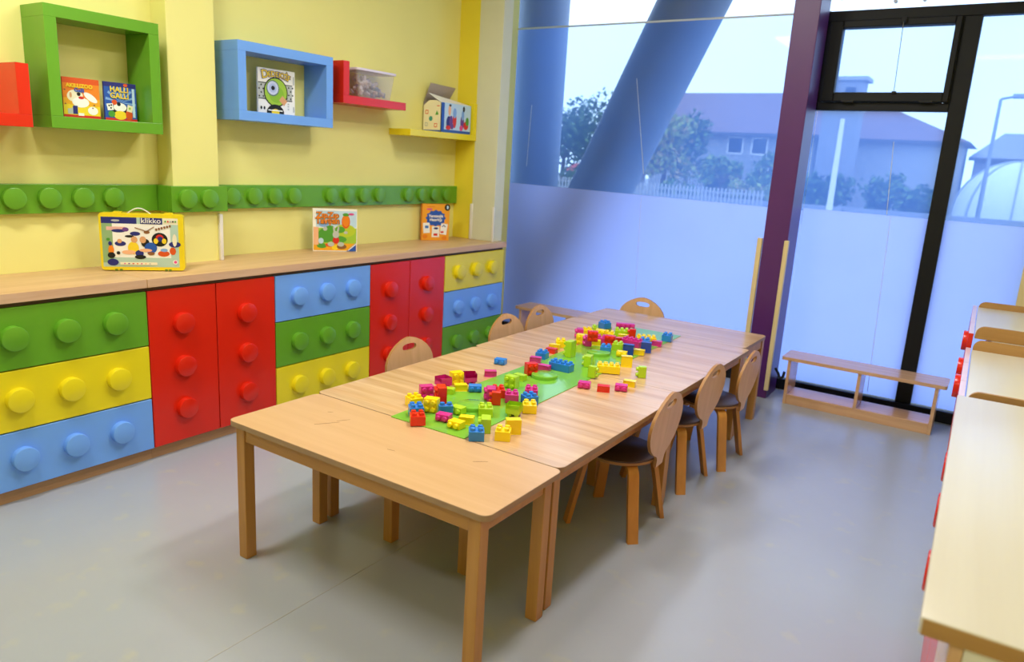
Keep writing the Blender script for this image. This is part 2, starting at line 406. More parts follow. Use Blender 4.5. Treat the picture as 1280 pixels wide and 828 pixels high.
# ------------------------------------------------------------------ left run of cabinets
SW = disc_me('stud_knob', .050, .030, 'x', 40, .0045)
FR = {'Zt': .822, 'Z1': .5655, 'Z2': .3102, 'Zb': .060}
def knob(parent, x, y, z, m, me=SW, name='stud_knob'):
    key = (me.name, m.name)
    if key not in KN:
        c = me.copy(); c.materials.clear(); c.materials.append(m); KN[key] = c
    o = bpy.data.objects.new(name, KN[key]); COL.objects.link(o); o.location = (x, y, z); o.parent = parent; return o
KN = {}
def front(name, parent, y0, y1, z0, z1, m, g=.0026):
    return box(name, -.018, 0, y0+g, y1-g, z0+g, z1-g, m, parent, .0015, 1)
def drawer_unit(y0, y1, cols, label):
    u = thing('drawer_cabinet', label, 'cabinet', (0, (y0+y1)/2, 0), 0, 'storage cabinets along the yellow wall')
    h = (y1-y0)/2
    box('carcass', WX+.004, -.0185, -h+.001, h-.001, .058, .836, M['carcass'], u)
    box('plinth', WX+.05, -.031, -h+.0005, h-.0005, 0, .058, M['kick'], u)
    zs = [FR['Zt'], FR['Z1'], FR['Z2'], FR['Zb']]
    for k, c in enumerate(cols):
        d = front('drawer', u, -h, h, zs[k+1], zs[k], M[c])
        for f in (.217, .5, .783): knob(d, 0, -h + f*2*h, (zs[k]+zs[k+1])/2 + .004, M[c])
    return u
def door_unit(y0, y1, label, swap=False):
    u = thing('door_cabinet', label, 'cabinet', (0, (y0+y1)/2, 0), 0, 'storage cabinets along the yellow wall')
    h = (y1-y0)/2
    box('carcass', WX+.004, -.0185, -h+.001, h-.001, .058, .836, M['carcass'], u)
    box('plinth', WX+.05, -.031, -h+.0005, h-.0005, 0, .058, M['kick'], u)
    for a, b in ((-h, 0), (0, h)):
        d = front('door', u, a, b, FR['Zb'], FR['Zt'], M['red'])
        for z in (.652, .439, .2255): knob(d, 0, (a+b)/2 - .009, z, M['red'])
    return u
Y = [-.714, 0, .7115, 1.4285, 2.152, 2.875]
drawer_unit(Y[0], Y[1], ['green', 'yellow', 'blue'], 'leftmost drawer cabinet with green, yellow and blue brick fronts')
door_unit(Y[1], Y[2], 'nearer red two-door cabinet with round studs beside the leftmost drawers')
drawer_unit(Y[2], Y[3], ['blue', 'green', 'yellow'], 'middle drawer cabinet with blue drawer on top and yellow below')
door_unit(Y[3], Y[4], 'farther red two-door cabinet partly behind the chair back')
drawer_unit(Y[4], Y[5], ['yellow', 'blue', 'green'], 'farthest drawer cabinet with yellow drawer on top next to window')
wt = thing('worktop', 'long beech worktop running over the colourful cabinets along the wall', 'worktop', (0, 0, .838))
for a, b in ((-.72, -.0012), (.0012, 2.885)):
    bm = bmesh.new(); bbox(bm, WX+.002, .010, a, b, 0, .040, .002); p = link('worktop_panel', tomesh(bm, 'worktop_panel', True), M['beech'], wt)
    box('edge_band', .0100, .0112, a+.001, b-.001, .0015, .0385, M['beech_edge'], p)

# ------------------------------------------------------------------ green stud rail on the wall
RS = disc_me('rail_stud', .047, .026, 'x', 36, .004)
def rail(label, x, y0, y1, ys, z0=1.142, z1=1.272, t=.030, extra=None):
    r = thing('stud_rail', label, 'wall rail', (x, (y0+y1)/2, z0), 0, 'green brick rail along the yellow wall')
    c = (y0+y1)/2
    box('rail_board', 0, t, y0-c, y1-c, 0, z1-z0, M['green'], r, .002)
    if extra: box('return_board', *extra, 0, z1-z0, M['green'], r, .002)
    for y in ys: knob(r, t, y-c, (z1-z0)/2+.004, M['green'], RS, 'rail_stud')
rail('green stud rail on the wall left of the pillar', WX+.0005, -.72, .324, (-.62, -.478, -.339, -.195, -.048, .094))
rail('short green stud rail with two studs on the pillar', PX+.0005, .325, .645, (.405, .528), extra=(-.12, -.0005, -.16, -.131))
rail('long green stud rail on the wall right of the pillar', WX+.0005, .622, 2.783, (.752, .9, 1.042, 1.185, 1.48, 1.626, 1.767, 1.915, 2.206, 2.357, 2.50, 2.645))

# ------------------------------------------------------------------ wall shelves
def shelf_box(name, label, y0, y1, z0, z1, t, m, xf=-.25):
    s = thing(name, label, 'wall shelf', (WX+.0005, (y0+y1)/2, z0)); c = (y0+y1)/2; d = xf-WX-.0005
    box('bottom_board', 0, d, y0-c, y1-c, 0, t, m, s, .0015)
    box('top_board', 0, d, y0-c, y1-c, z1-z0-t, z1-z0, m, s, .0015)
    box('side_board', 0, d, y0-c, y0-c+t, t, z1-z0-t, m, s, .0015)
    box('side_board', 0, d, y1-c-t, y1-c, t, z1-z0-t, m, s, .0015)
    return s
shelf_box('box_shelf', 'square green box shelf holding two small game boxes', -.230, .272, 1.519, 2.018, .050, M['green'])
shelf_box('box_shelf', 'wide light blue box shelf holding one white game box', .700, 1.351, 1.620, 2.019, .050, M['blue'])
def shelf_l(label, y0, y1, z0, z1, t, m, side, xf=-.25):
    s = thing('corner_shelf', label, 'wall shelf', (WX+.0005, (y0+y1)/2, z0)); c = (y0+y1)/2; d = xf-WX-.0005
    box('bottom_board', 0, d, y0-c, y1-c, 0, t, m, s, .0015)
    if side < 0: box('side_board', 0, d, y0-c, y0-c+t, t, z1-z0, m, s, .0015)
    else: box('side_board', 0, d, y1-c-t, y1-c, t, z1-z0, m, s, .0015)
shelf_l('red L shaped shelf carrying the clear plastic tub', 1.434, 1.990, 1.773, 2.016, .048, M['red'], -1)
shelf_l('yellow L shaped shelf carrying the opened toy carton', 2.040, 2.780, 1.618, 1.885, .042, M['yellow'], 1)
shelf_l('red shelf cut off by the left picture edge', -.75, -.303, 1.515, 1.768, .050, M['red'], 1)
# small wall switch on the reveal beside the glass
o = thing('wall_switch', 'small white wall switch on the window reveal', 'switch', (WX, 3.28, 1.40)); 
box('switch_plate', 0, .008, -.02, .02, -.05, .03, M['pvc'], o, .002); box('rocker', .008, .012, -.01, .01, -.03, .01, M['white_side'], o, .001)
# ------------------------------------------------------------------ tables
TH = .536
def table(label, x0, x1, y0, y1, top, loc_rz=0, ix=.030, iy=.014):
    cx, cy = (x0+x1)/2, (y0+y1)/2; hx, hy = (x1-x0)/2, (y1-y0)/2
    t = thing('table', label, 'table', (cx, cy, 0), loc_rz, 'low wooden tables pushed together')
    bm = bmesh.new(); prism(bm, rrect(-hx, hx, -hy, hy, .030), TH-.019, TH-.0004)
    me = tomesh(bm, 'tabletop'); me.materials.append(M['t_edge'])
    tp = link('tabletop', me, None, t)
    bm = bmesh.new(); prism(bm, rrect(-hx+.002, hx-.002, -hy+.002, hy-.002, .028), TH-.003, TH)
    link('top_laminate', tomesh(bm, 'top_laminate'), top, tp)
    L = .044; ax, ay = hx-ix, hy-iy
    for sx in (-1, 1):
        for sy in (-1, 1):
            xs = sorted((sx*ax, sx*(ax-L))); ys = sorted((sy*ay, sy*(ay-L)))
            box('leg', xs[0], xs[1], ys[0], ys[1], 0, TH-.0195, M['t_leg'], t, .003)
    for s in (-1, 1):
        ys = sorted((s*(ay-.006), s*(ay-.026))); box('apron', -ax+L+.0005, ax-L-.0005, ys[0], ys[1], TH-.074, TH-.0195, M['apron'], t, .002)
        xs = sorted((s*(ax-.006), s*(ax-.026))); box('apron', xs[0], xs[1], -ay+L+.0005, ay-L-.0005, TH-.074, TH-.0195, M['apron'], t, .002)
    return t
t1 = table('nearest table, set crosswise with a plain worn top', .994, 2.143, -.300, .1215, M['t_plain'])
table('table lengthwise behind the nearest one, on the cabinet side', .982, 1.424, .1240, 1.2000, M['t_strip'])
table('table lengthwise behind the nearest one, on the side of the three chairs', 1.692, 2.132, .1240, 1.2000, M['t_strip'])
table('second lengthwise table from the front, on the cabinet side', .974, 1.412, 1.2012, 2.2770, M['t_strip'])
table('second lengthwise table from the front, on the side of the three chairs', 1.670, 2.108, 1.2012, 2.2770, M['t_strip'])
table('farthest table, set crosswise in front of the single end chair', .982, 2.076, 2.2782, 2.730, M['t_strip'], 0, .005)
# scratches on the nearest table
mk = mat('dark_scratch', '#9b7350', .6)
for x, y, l, a in ((1.28, -.09, .09, 1.0), (1.30, -.03, .05, 1.1), (1.90, .0, .05, .7), (1.62, -.12, .03, .2), (1.2, .0, .02, .7)):
    bm = bmesh.new(); prism(bm, [(-l/2, -.0012), (0, -.002), (l/2, -.0008), (l/2, .0008), (0, .0016), (-l/2, .0012)], 0, .0003)
    o = link('scratch', tomesh(bm, 'scratch'), mk, t1, (x-1.5685, y+.089, TH), (0, 0, a))
# green play mat bridging the gap between the tables
pm = thing('play_mat', 'glossy green play mat with three round studs lying along the tables', 'play mat', (1.5475, 1.20, TH))
pm.rotation_euler = (0, 0, .022)
bm = bmesh.new(); prism(bm, rrect(-.170, .170, -1.085, 1.085, .004), .0004, .0034); link('mat_sheet', tomesh(bm, 'mat_sheet'), M['mat'], pm)
for y in (.40, .965, 1.525):
    md = knob(pm, .0, y-1.20, .0034, M['mat'], disc_me('mat_disc', .060, .017, 'z', bev=.004), 'mat_disc')

# ------------------------------------------------------------------ chairs
def chair_meshes():
    bm = bmesh.new(); R = .158; n = 40
    def ring(r, z): return [bm.verts.new((r*math.cos(2*PI*i/n), r*math.sin(2*PI*i/n), z)) for i in range(n)]
    rs = [ring(R-.004, .312), ring(R, .316), ring(R, .325)]
    for a, b in zip(rs, rs[1:]):
        for i in range(n): bm.faces.new([a[i], a[(i+1) % n], b[(i+1) % n], b[i]])
    bm.faces.new(rs[0]); bm.faces.new(rs[-1]); seat = tomesh(bm, 'seat', True, 40); seat.materials.append(M['ply_edge'])
    bm = bmesh.new(); rs = [ring(R-.001, .3255), ring(R-.001, .331), ring(R-.006, .335)]
    for a, b in zip(rs, rs[1:]):
        for i in range(n): bm.faces.new([a[i], a[(i+1) % n], b[(i+1) % n], b[i]])
    bm.faces.new(rs[0]); bm.faces.new(rs[-1]); pad = tomesh(bm, 'seat_top', True, 40); pad.materials.append(M['seat'])
    # bent leg in the xz plane, pointing to +x
    path = [(.030, .302), (.095, .302)]
    for i in range(1, 8):
        a = PI/2*i/8; path.append((.115 + .045*math.sin(a), .257 + .045*math.cos(a)))
    path += [(.163, .245), (.216, 0)]
    bm = bmesh.new(); w = .023; th = .009; pr = None; rows = []
    for i, (x, z) in enumerate(path):
        a = Vector(path[max(0, i-1)]); b = Vector(path[min(len(path)-1, i+1)]); d = (b-a).normalized(); nn = Vector((-d.y, d.x))
        if i == len(path)-1: nn = Vector((1, 0))
        ww = w*(1.0 if i > 2 else .95)
        rows.append([bm.verts.new((x+nn.x*s*th, yy, z+nn.y*s*th)) for s, yy in ((-1, -ww), (1, -ww), (1, ww), (-1, ww))])
    for a, b in zip(rows, rows[1:]):
        for i in range(4): bm.faces.new([a[i], a[(i+1) % 4], b[(i+1) % 4], b[i]])
    bm.faces.new(rows[0]); bm.faces.new(rows[-1]); leg = tomesh(bm, 'leg', True, 40); leg.materials.append(M['ply_leg'])
    # back: egg outline with a grip slot; local x sideways, z up; plate thickness in y
    pts = []
    def half(t): # t 0 bottom .. 1 top -> half width
        return t
    zb, zt = .300, .622
    outline = []
    N = 60
    prof = [(.300, .036), (.335, .040), (.352, .052), (.372, .092), (.40, .130), (.43, .153), (.46, .166), (.485, .170), (.51, .167), (.54, .153), (.57, .126), (.595, .090), (.612, .052), (.620, .022), (.6225, 0)]
    right = [(x, z) for z, x in prof]; left = [(-x, z) for z, x in prof[::-1][1:]]
    dense = []
    poly = right + left
    for i in range(len(poly)):
        (xa, za), (xb, zb_) = poly[i], poly[(i+1) % len(poly)]
        for k in range(4): dense.append((xa+(xb-xa)*k/4, za+(zb_-za)*k/4))
    hc = (0, .575)
    bm = bmesh.new()
    def tilt(x, z): return -.166 - (z-.33)*.10 + .10*x*x*4*.25
    O = {}; 
    for s in (0, 1):
        yo = s*-.013
        out = [bm.verts.new((x, tilt(x, z)+yo, z)) for x, z in dense]; inn = []
        for x, z in dense:
            a = math.atan2(z-hc[1], x-hc[0]); 
            ca, sa = math.cos(a), math.sin(a); rr = 1/((abs(ca)/.050)**2.6 + (abs(sa)/.0165)**2.6)**(1/2.6)
            hx, hz = hc[0]+rr*ca, hc[1]+rr*sa - .10*0
            inn.append(bm.verts.new((hx, tilt(hx, hz)+yo, hz)))
        O[s] = (out, inn)
    n2 = len(dense)
    for i in range(n2):
        j = (i+1) % n2
        for s in (0, 1):
            o_, n_ = O[s]; f = bm.faces.new([o_[i], o_[j], n_[j], n_[i]])
        f = bm.faces.new([O[0][0][i], O[0][0][j], O[1][0][j], O[1][0][i]]); f.material_index = 1
        f = bm.faces.new([O[0][1][i], O[0][1][j], O[1][1][j], O[1][1][i]]); f.material_index = 1
    back = tomesh(bm, 'backrest', True, 40); back.materials.append(M['ply']); back.materials.append(M['ply_edge'])
    return seat, pad, leg, back
seat_m, pad_m, leg_m, back_m = chair_meshes()
def make_chair(label, x, y, rz):
    c = thing('child_chair', label, 'chair', (x, y, 0), rz, 'round seat chairs around the tables')
    s = link('seat', seat_m, None, c); link('seat_top', pad_m, None, s)
    for k in range(4): link('leg', leg_m, None, c, (0, 0, 0), (0, 0, PI/4 + k*PI/2))
    link('backrest', back_m, None, c)
    return c
c0 = make_chair('nearest of the three chairs on the right side of the table', 1.985, .912, PI/2+.02)
def chair_copy(label, x, y, rz):
    c = copy_tree(c0); c.location = (x, y, 0); c.rotation_euler = (0, 0, rz); c['label'] = label; return c
chair_copy('middle of the three chairs on the right side of the table', 1.972, 1.50, PI/2-.03)
chair_copy('farthest of the three chairs on the right side of the table', 2.030, 1.90, PI/2)
chair_copy('nearest chair on the cabinet side, its back before the red doors', 1.045, .830, -PI/2)
chair_copy('middle chair on the cabinet side, its back before the green drawer', 1.050, 1.665, -PI/2-.03)
chair_copy('farthest chair on the cabinet side, before the left bench', 1.040, 2.062, -PI/2+.03)
chair_copy('single chair at the far end of the table facing the room', 1.188, 2.668, PI)

# ------------------------------------------------------------------ benches by the window
def bench(label, x0, x1, y0, y1, z=.322):
    b = thing('bench', label, 'bench', ((x0+x1)/2, (y0+y1)/2, 0), 0, 'low open benches below the windows')
    h, d = (x1-x0)/2, (y1-y0)/2
    bm = bmesh.new(); prism(bm, rrect(-h, h, -d, d, .018), z-.022, z); link('bench_top', tomesh(bm, 'bench_top'), M['bench'], b)
    for x in (-h+.042, -.010, h-.062):
        box('side_panel', x, x+.020, -d+.008, d-.004, 0 if abs(x) > .1 else .068, z-.0225, M['bench'], b, .0015)
    box('lower_shelf', -h+.0625, h-.0625, -d+.012, d-.006, .052, .0675, M['bench'], b, .0015)
    box('plinth', -h+.0625, h-.0625, -d+.014, -d+.032, 0, .0515, M['bench'], b, .0015)
    return b
bench('low beech bench right of the purple column below the window', 2.085, 3.055, 3.172, 3.412)
bench('low beech bench half hidden behind the table left of the column', -.085, .905, 3.195, 3.445)
# cable end by the column
bm = bmesh.new(); P = [(2.025, 3.30, .20), (2.05, 3.29, .17), (2.065, 3.285, .14), (2.085, 3.285, .15), (2.09, 3.29, .19)]
for a, b in zip(P, P[1:]): cyl(bm, a, b, .009, n=10)
tag(link('cable', tomesh(bm, 'cable', True), M['gasket']), 'short black cable hanging beside the purple column behind the bench', 'cable')

# ------------------------------------------------------------------ right run of cabinets (slightly turned)
def fx(y): return 3.1735 - .0236*y
RZ = .0236
SR = disc_me('stud_knob_small', .046, .019, '-x', 32, .003)
SRL = disc_me('stud_knob_long', .046, .043, '-x')
def right_unit(label, y0, y1, ztop, slab, doors):
    c = (y0+y1)/2; h = (y1-y0)/2
    u = thing('door_cabinet' if slab else 'tray_cabinet', label, 'cabinet', (fx(c), c, 0), RZ, 'cabinets along the right wall')
    D = .52; F0 = .038 if slab else 0
    zt = ztop-.030 if slab else ztop
    if slab:
        box('carcass', .058, D, -h+.001, h-.001, .06, zt-.0005, M['white_side'], u)
    else:
        box('carcass', .09, D, -h+.001, h-.001, .06, zt-.021, M['white_side'], u)
        box('tray_surface', .024, D-.02, -h+.0165, h-.0165, zt-.0205, zt-.004, M['maple'], u)
    box('plinth', .10, D-.01, -h+.001, h-.001, 0, .06, M['kick'], u)
    w = 2*h/doors
    for k in range(doors):
        a = -h + k*w
        d = box('door' if slab else 'drawer', F0, F0+.0195, a+.0015, a+w-.0015, .062 if slab else zt-.20, zt-(.002 if slab else 0), M['bench'] if a + c < -.6 else M['red'], u, .0015)
        if not slab: box('edge_band', F0+.0005, F0+.019, a+.002, a+w-.002, zt+.0001, zt+.0012, mat('pink_window_sheen', '#e2c4d4', .3), d)  # pale pink strip paints the window's reflection on the glossy red top edge
        if a + c > -.6 and not 0.9 < a + c < 1.0 and a + c < 2.2:
            z = .690 if slab else ztop-.062
            knob(d, F0, a+w/2, z, M['red'], SRL if slab else SR)
    if slab:
        s = None
    return u, c, h, D
right_unit('red door cabinet nearest the camera under the pale right worktop', -.655, .057, .868, True, 2)
right_unit('second red door cabinet under the pale right worktop', .060, .772, .868, True, 2)
sl = thing('worktop', 'pale maple worktop in the right foreground', 'worktop', (fx(.058), .058, .838), RZ)
bm = bmesh.new(); bbox(bm, -.004, .56, -.716, .716, .0002, .030, .003); p = link('worktop_panel', tomesh(bm, 'worktop_panel', True), M['maple'], sl)
box('edge_band', 0, .559, -.7172, -.7162, .001, .027, M['maple_edge'], p)
def tray(label, y0, y1, z, ea, eb, doors):
    u, c, h, D = right_unit(label, y0, y1, z, False, doors)
    for s, top in ((-1, ea), (1, eb)):
        # end panel with a rounded front corner, in the xz plane
        P = [(.024, z-.020)]; r = .035; 
        P = [(D, z-.020), (D, top)] + [(.026+r-r*math.sin(PI/2*i/6), top-r+r*math.cos(PI/2*i/6)) for i in range(7)] + [(.026, z-.020)]
        bm = bmesh.new(); ya, yb = sorted((s*(h-.001), s*(h-.0155)))
        A = [bm.verts.new((x, ya, zz)) for x, zz in P]; B = [bm.verts.new((x, yb, zz)) for x, zz in P]
        n = len(P); bm.faces.new(A); bm.faces.new(B)
        for i in range(n): bm.faces.new([A[i], A[(i+1) % n], B[(i+1) % n], B[i]])
        link('end_panel', tomesh(bm, 'end_panel'), M['maple_edge'], u)
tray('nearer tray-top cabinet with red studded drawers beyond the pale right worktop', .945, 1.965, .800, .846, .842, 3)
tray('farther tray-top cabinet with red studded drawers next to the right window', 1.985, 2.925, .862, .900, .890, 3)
# ------------------------------------------------------------------ toys and games on the shelves
def pm_(n, c): 
    k = 'print_'+n
    if k not in M: M[k] = mat(k, c, .45, .4, noise=.02)
    return M[k]
INK = {k: pm_(k, c) for k, c in dict(orange='#e8821c', dorange='#d8541a', yellow='#f0d02a', blue='#2456b0', lblue='#7fa8e0', navy='#262a78', white='#f2f0ea', red='#d02a20', black='#161616', green='#4f9a34', lgreen='#9cc23a', cream='#efe6c8', grey='#b9bdb8', pink='#d84a8a', peach='#efb48a', tan='#d9a070', mint='#b4cfc0', purple='#6a3f8a', brown='#8a5a34', sky='#bcd8ee').items()}
def game(name, label, cat, loc, rz, w, h, d, side, tilt=0):
    g = thing(name, label, cat, loc, rz)
    g.rotation_euler = (tilt, 0, rz)
    bm = bmesh.new(); bbox(bm, -w/2, w/2, 0, d, 0, h, .0015, 1); link('carton', tomesh(bm, 'carton'), INK[side], g)
    return g
# orange card game box
w, h = .158, .172
g = game('game_box', 'small orange card game box at left inside the green shelf', 'game box', (-.352, -.048, 1.5692), PI/2-.05, w, h, .012, 'dorange')
p = Print(); u0 = -w/2
p.rect(u0+.001, -u0-.001, .001, h-.001, INK['orange']); p.rect(u0+.001, -u0-.001, h*.86, h-.001, INK['dorange']); p.rect(u0+.001, -u0-.001, .001, .055, INK['yellow']); p.rect(u0+.001, -u0-.001, .055, .085, pm_('amber', '#eca820'))
p.rect(u0+.001, -u0-.001, .001, .013, INK['red']); p.ell(-.028, .095, .034, .026, INK['cream'], .2); p.ell(-.005, .068, .036, .022, INK['white'])
p.ell(.038, .092, .033, .014, INK['white'], -.6); p.ell(-.002, .088, .012, .006, INK['red']); p.ell(-.012, .103, .008, .008, INK['black']); p.ell(-.046, .097, .005, .012, INK['tan'])
p.rect(-.062, -.022, .016, .045, INK['grey']); p.rect(-.04, -.02, .016, .052, INK['navy']); p.ell(-.058, .048, .018, .01, INK['yellow']); p.ell(.045, .035, .022, .018, INK['white']); p.rect(-.018, .006, .010, .022, INK['white'])
for a, b in ((-.07, .118), (-.07, .058), (.052, .06), (.045, .047)): p.ell(a, b, .004, .003, INK['brown'])
p.done(g); ptext(g, 'AKILLIZOO', -.008, h*.80, .022, INK['yellow'], bold=.0008); ptext(g, 'Galli', -.01, h*.695, .023, INK['blue'], bold=.0008)
# blue card game box
w, h = .150, .172
g = game('game_box', 'small blue card game box at right inside the green shelf', 'game box', (-.350, .128, 1.5692), PI/2-.04, w, h, .012, 'navy')
p = Print(); p.rect(-w/2+.001, w/2-.001, .001, h-.001, INK['blue'])
for k in range(9):
    a = math.radians(-10+k*25); 
    if k % 1 == 0: 
        c = (0, .085); q = [c, (c[0]+.070*math.cos(a), c[1]+.075*math.sin(a)), (c[0]+.070*math.cos(a+.16), c[1]+.075*math.sin(a+.16))]
        p.poly(q, INK['lblue'])
p.rect(-w/2+.001, w/2-.001, h*.88, h-.001, INK['navy']); p.rect(.054, .066, .02, .15, INK['sky']); p.ell(.025, .163, .010, .007, INK['dorange']); p.rect(-w/2+.001, w/2-.001, .001, .012, INK['red'])
p.ell(-.005, .05, .036, .034, INK['black']); p.ell(-.005, .062, .030, .020, INK['white']); p.ell(-.01, .076, .009, .009, INK['black']); p.ell(-.03, .083, .012, .012, INK['dorange']); p.ell(-.005, .026, .03, .020, INK['yellow'])
p.ell(.036, .030, .016, .026, INK['dorange']); p.rect(-.064, -.036, .046, .076, INK['white'], .15); p.rect(.028, .054, .044, .074, INK['cream'], -.2)
for a, b in ((-.055, .066), (-.045, .069), (-.047, .056)): p.ell(a, b, .004, .004, INK['black'])
p.ell(-.045, .03, .016, .014, INK['green']); p.ell(.04, .06, .005, .006, INK['lgreen'])
p.done(g); ptext(g, 'HALLI', -.006, .140, .033, INK['yellow'], bold=.0008); ptext(g, 'GALLI', -.006, .112, .033, INK['yellow'], bold=.0008)
# white detective game
w, h = .247, .243
g = game('game_box', 'white game box with a green magnifier picture in the blue shelf', 'game box', (-.352, 1.026, 1.6702), PI/2-.04, w, h, .014, 'white')
p = Print(); p.rect(-w/2+.001, w/2-.001, .001, h-.001, INK['white']); p.rect(-w/2+.001, w/2-.02, .080, .165, INK['grey'])
for i in range(9):
    for j in range(4): p.ell(-w/2+.008+i*.026+(.013 if j % 2 else 0), .092+j*.02, .005, .005, INK['black'], n=8)
p.rect(-w/2+.001, w/2-.02, .163, .167, INK['black']); p.rect(-w/2+.001, w/2-.02, .078, .082, INK['black'])
p.ell(-.008, .120, .080, .080, INK['black']); p.ell(-.008, .120, .074, .074, INK['lgreen']); p.ell(-.004, .108, .05, .045, pm_('leaf', '#86b52e')); p.ell(-.028, .140, .043, .043, pm_('dgrey', '#5c7468')); p.ell(-.028, .141, .037, .037, pm_('iris', '#c3cbe4'))
p.ell(-.028, .141, .024, .024, pm_('iris2', '#a8b6dc')); p.ell(-.027, .141, .012, .012, INK['black']); p.rect(.018, .062, .060, .095, INK['tan'], -.7)
p.ell(-.012, .008, .058, .046, INK['black']); p.rect(-w/2+.001, w/2-.001, -.04, .001, INK['white']) if False else None
p.ell(-.012, .012, .026, .018, INK['yellow']); p.rect(-.06, .036, .018, .024, INK['white'])
for a in (-.105, -.085): p.ell(a, .03, .006, .009, INK['black'])
for b in (.03, .045, .058): p.rect(.070, .080, b, b+.008, INK['grey'])
p.rect(.108, .116, .17, .215, INK['grey']); p.rect(.108, .116, .02, .05, INK['grey'])
p.done(g)
xs = [-.080, -.050, -.025, .000, .025, .047, .063, .079]; sz = [.062, .042, .042, .042, .042, .042, .046, .046]; up = [.209, .212, .214, .214, .212, .209, .206, .200]
for ch, x, s_, v in zip('DEDEKTİF', xs, sz, up):
    ptext(g, ch, x, v, s_*1.0, INK['navy'], rot=-x*2.2, bold=.0030, y=-.0035, name='title_outline'); ptext(g, ch, x, v, s_*1.0, INK['yellow'], rot=-x*2.2, bold=.0004, y=-.0045)
# rabbit themed game, plain generic stand-in art
g = game('game_box', 'square game box with a garden picture standing on the worktop', 'game box', (-.257, 1.377, .8786), math.radians(53), .268, .262, .030, 'cream')
w, h = .268, .262
p = Print(); p.rect(-w/2+.001, w/2-.001, .001, h-.001, INK['white']); p.rect(-w/2+.02, w/2-.004, .15, .25, INK['sky']); p.ell(-.07, .17, .03, .02, INK['lblue']); p.rect(-w/2+.004, w/2-.004, .03, .145, INK['lgreen'])
p.ell(.06, .13, .065, .04, pm_('lawn', '#b6c832')); p.ell(-.055, .10, .05, .045, INK['green']); p.ell(-.03, .14, .03, .02, INK['green']); p.ell(.03, .135, .03, .02, INK['green']); p.ell(.02, .075, .05, .022, INK['green'])
p.ell(.065, .185, .026, .042, INK['dorange']); p.ell(.065, .19, .022, .036, INK['orange']); p.ell(.065, .228, .02, .010, INK['green'])
p.rect(-w/2+.004, w/2-.004, .006, .05, pm_('amber', '#eca820')); p.ell(-.08, .035, .03, .016, INK['green']); p.ell(-.03, .04, .03, .012, INK['dorange']); p.ell(0, .025, .02, .016, INK['yellow']); p.ell(.04, .03, .03, .016, INK['brown'])
p.ell(.005, .07, .02, .022, INK['red']); p.ell(.005, .105, .02, .022, INK['grey']); p.ell(-.006, .135, .006, .022, INK['grey'], .2); p.ell(.018, .135, .006, .022, INK['grey'], -.2); p.ell(-.025, .045, .02, .014, INK['grey']); p.ell(.035, .045, .02, .014, INK['grey'])
p.ell(-.06, .14, .013, .013, INK['grey']); p.rect(-.13, -.10, .04, .15, INK['peach']); p.ell(-.085, .065, .016, .018, INK['sky']); p.ell(.065, .118, .012, .009, INK['grey'])
p.poly([(w/2-.006, .002), (w/2-.006, .055), (w/2-.065, .002)], INK['blue']); p.poly([(w/2-.006, .045), (w/2-.006, .052), (w/2-.058, .006), (w/2-.052, .006)], INK['white'])
p.ell(.098, .232, .018, .007, INK['pink'])
p.done(g); ptext(g, 'ZıpZıp', -.045, .222, .050, INK['brown'], bold=.003, y=-.0040, name='title_outline'); ptext(g, 'Tavşan', -.045, .187, .050, INK['brown'], bold=.003, y=-.0040, name='title_outline')
ptext(g, 'ZıpZıp', -.046, .223, .049, INK['orange'], bold=.001, y=-.0048); ptext(g, 'Tavşan', -.046, .188, .049, INK['orange'], bold=.001, y=-.0048)
# orange card set
w, h = .212, .268
g = game('game_box', 'upright orange game box with white cards near the window end', 'game box', (-.332, 2.437, .8786), math.radians(58), w, h, .030, 'orange')
p = Print(); p.rect(-w/2+.001, w/2-.001, .001, h-.001, pm_('amber2', '#f0a02a')); p.star(0, .165, .068, .080, 12, INK['blue'], .78)
p.ell(.088, .245, .022, .024, INK['black']); p.ell(.090, .246, .008, .014, INK['sky']); p.rect(-.07, -.01, .246, .249, INK['dorange']); p.ell(-.05, .23, .024, .006, INK['pink'])
p.rect(-.095, -.045, .055, .130, INK['white'], .08); p.rect(.038, .090, .045, .125, INK['white'], -.12); p.rect(-.028, .030, .025, .105, INK['white'])
p.rect(-.082, -.054, .090, .110, pm_('sq', '#3f78c8')); p.ell(.004, .090, .018, .008, INK['navy']); p.rect(-.014, .016, .035, .052, INK['red'])
for a, b in ((.055, .105), (.064, .113), (.073, .105)): p.ell(a, b, .005, .005, INK['navy'])
p.ell(.052, .063, .014, .007, INK['red'])
p.ell(-.08, .03, .02, .016, INK['orange']); p.ell(.07, .02, .02, .014, INK['orange'])
p.done(g); ptext(g, 'Yaratıcılık', 0, .180, .028, INK['white'], bold=.0009); ptext(g, 'Hazırlığı', 0, .153, .028, INK['white'], bold=.0009)
# yellow construction set case
w, h, d = .362, .272, .052
k = thing('toy_case', 'yellow plastic carry case of construction toys on the worktop', 'toy case', (-.197, .108, .8786), math.radians(51))
def slab(P, y0, y1, m, name, parent):
    bm = bmesh.new(); A = [bm.verts.new((x, y0, z)) for x, z in P]; B = [bm.verts.new((x, y1, z)) for x, z in P]; n = len(P)
    bm.faces.new(A); bm.faces.new(B)
    for i in range(n): bm.faces.new([A[i], A[(i+1) % n], B[(i+1) % n], B[i]])
    return link(name, tomesh(bm, name, True, 40), m, parent)
CY = mat('case_yellow', '#ecd21c', .35, .5, noise=.03)
slab(rrect(-w/2, w/2, .004, h, .016), 0, d, CY, 'case_shell', k)
for x in (-.105, .115): slab(rrect(x-.018, x+.018, h-.003, h+.006, .004), .004, d-.006, CY, 'lug', k)
for x in (-.118, -.098, .098, .115): slab(rrect(x-.006, x+.006, .0005, .010, .002), -.002, .02, mat('case_latch', '#6d7a24', .4), 'latch', k)
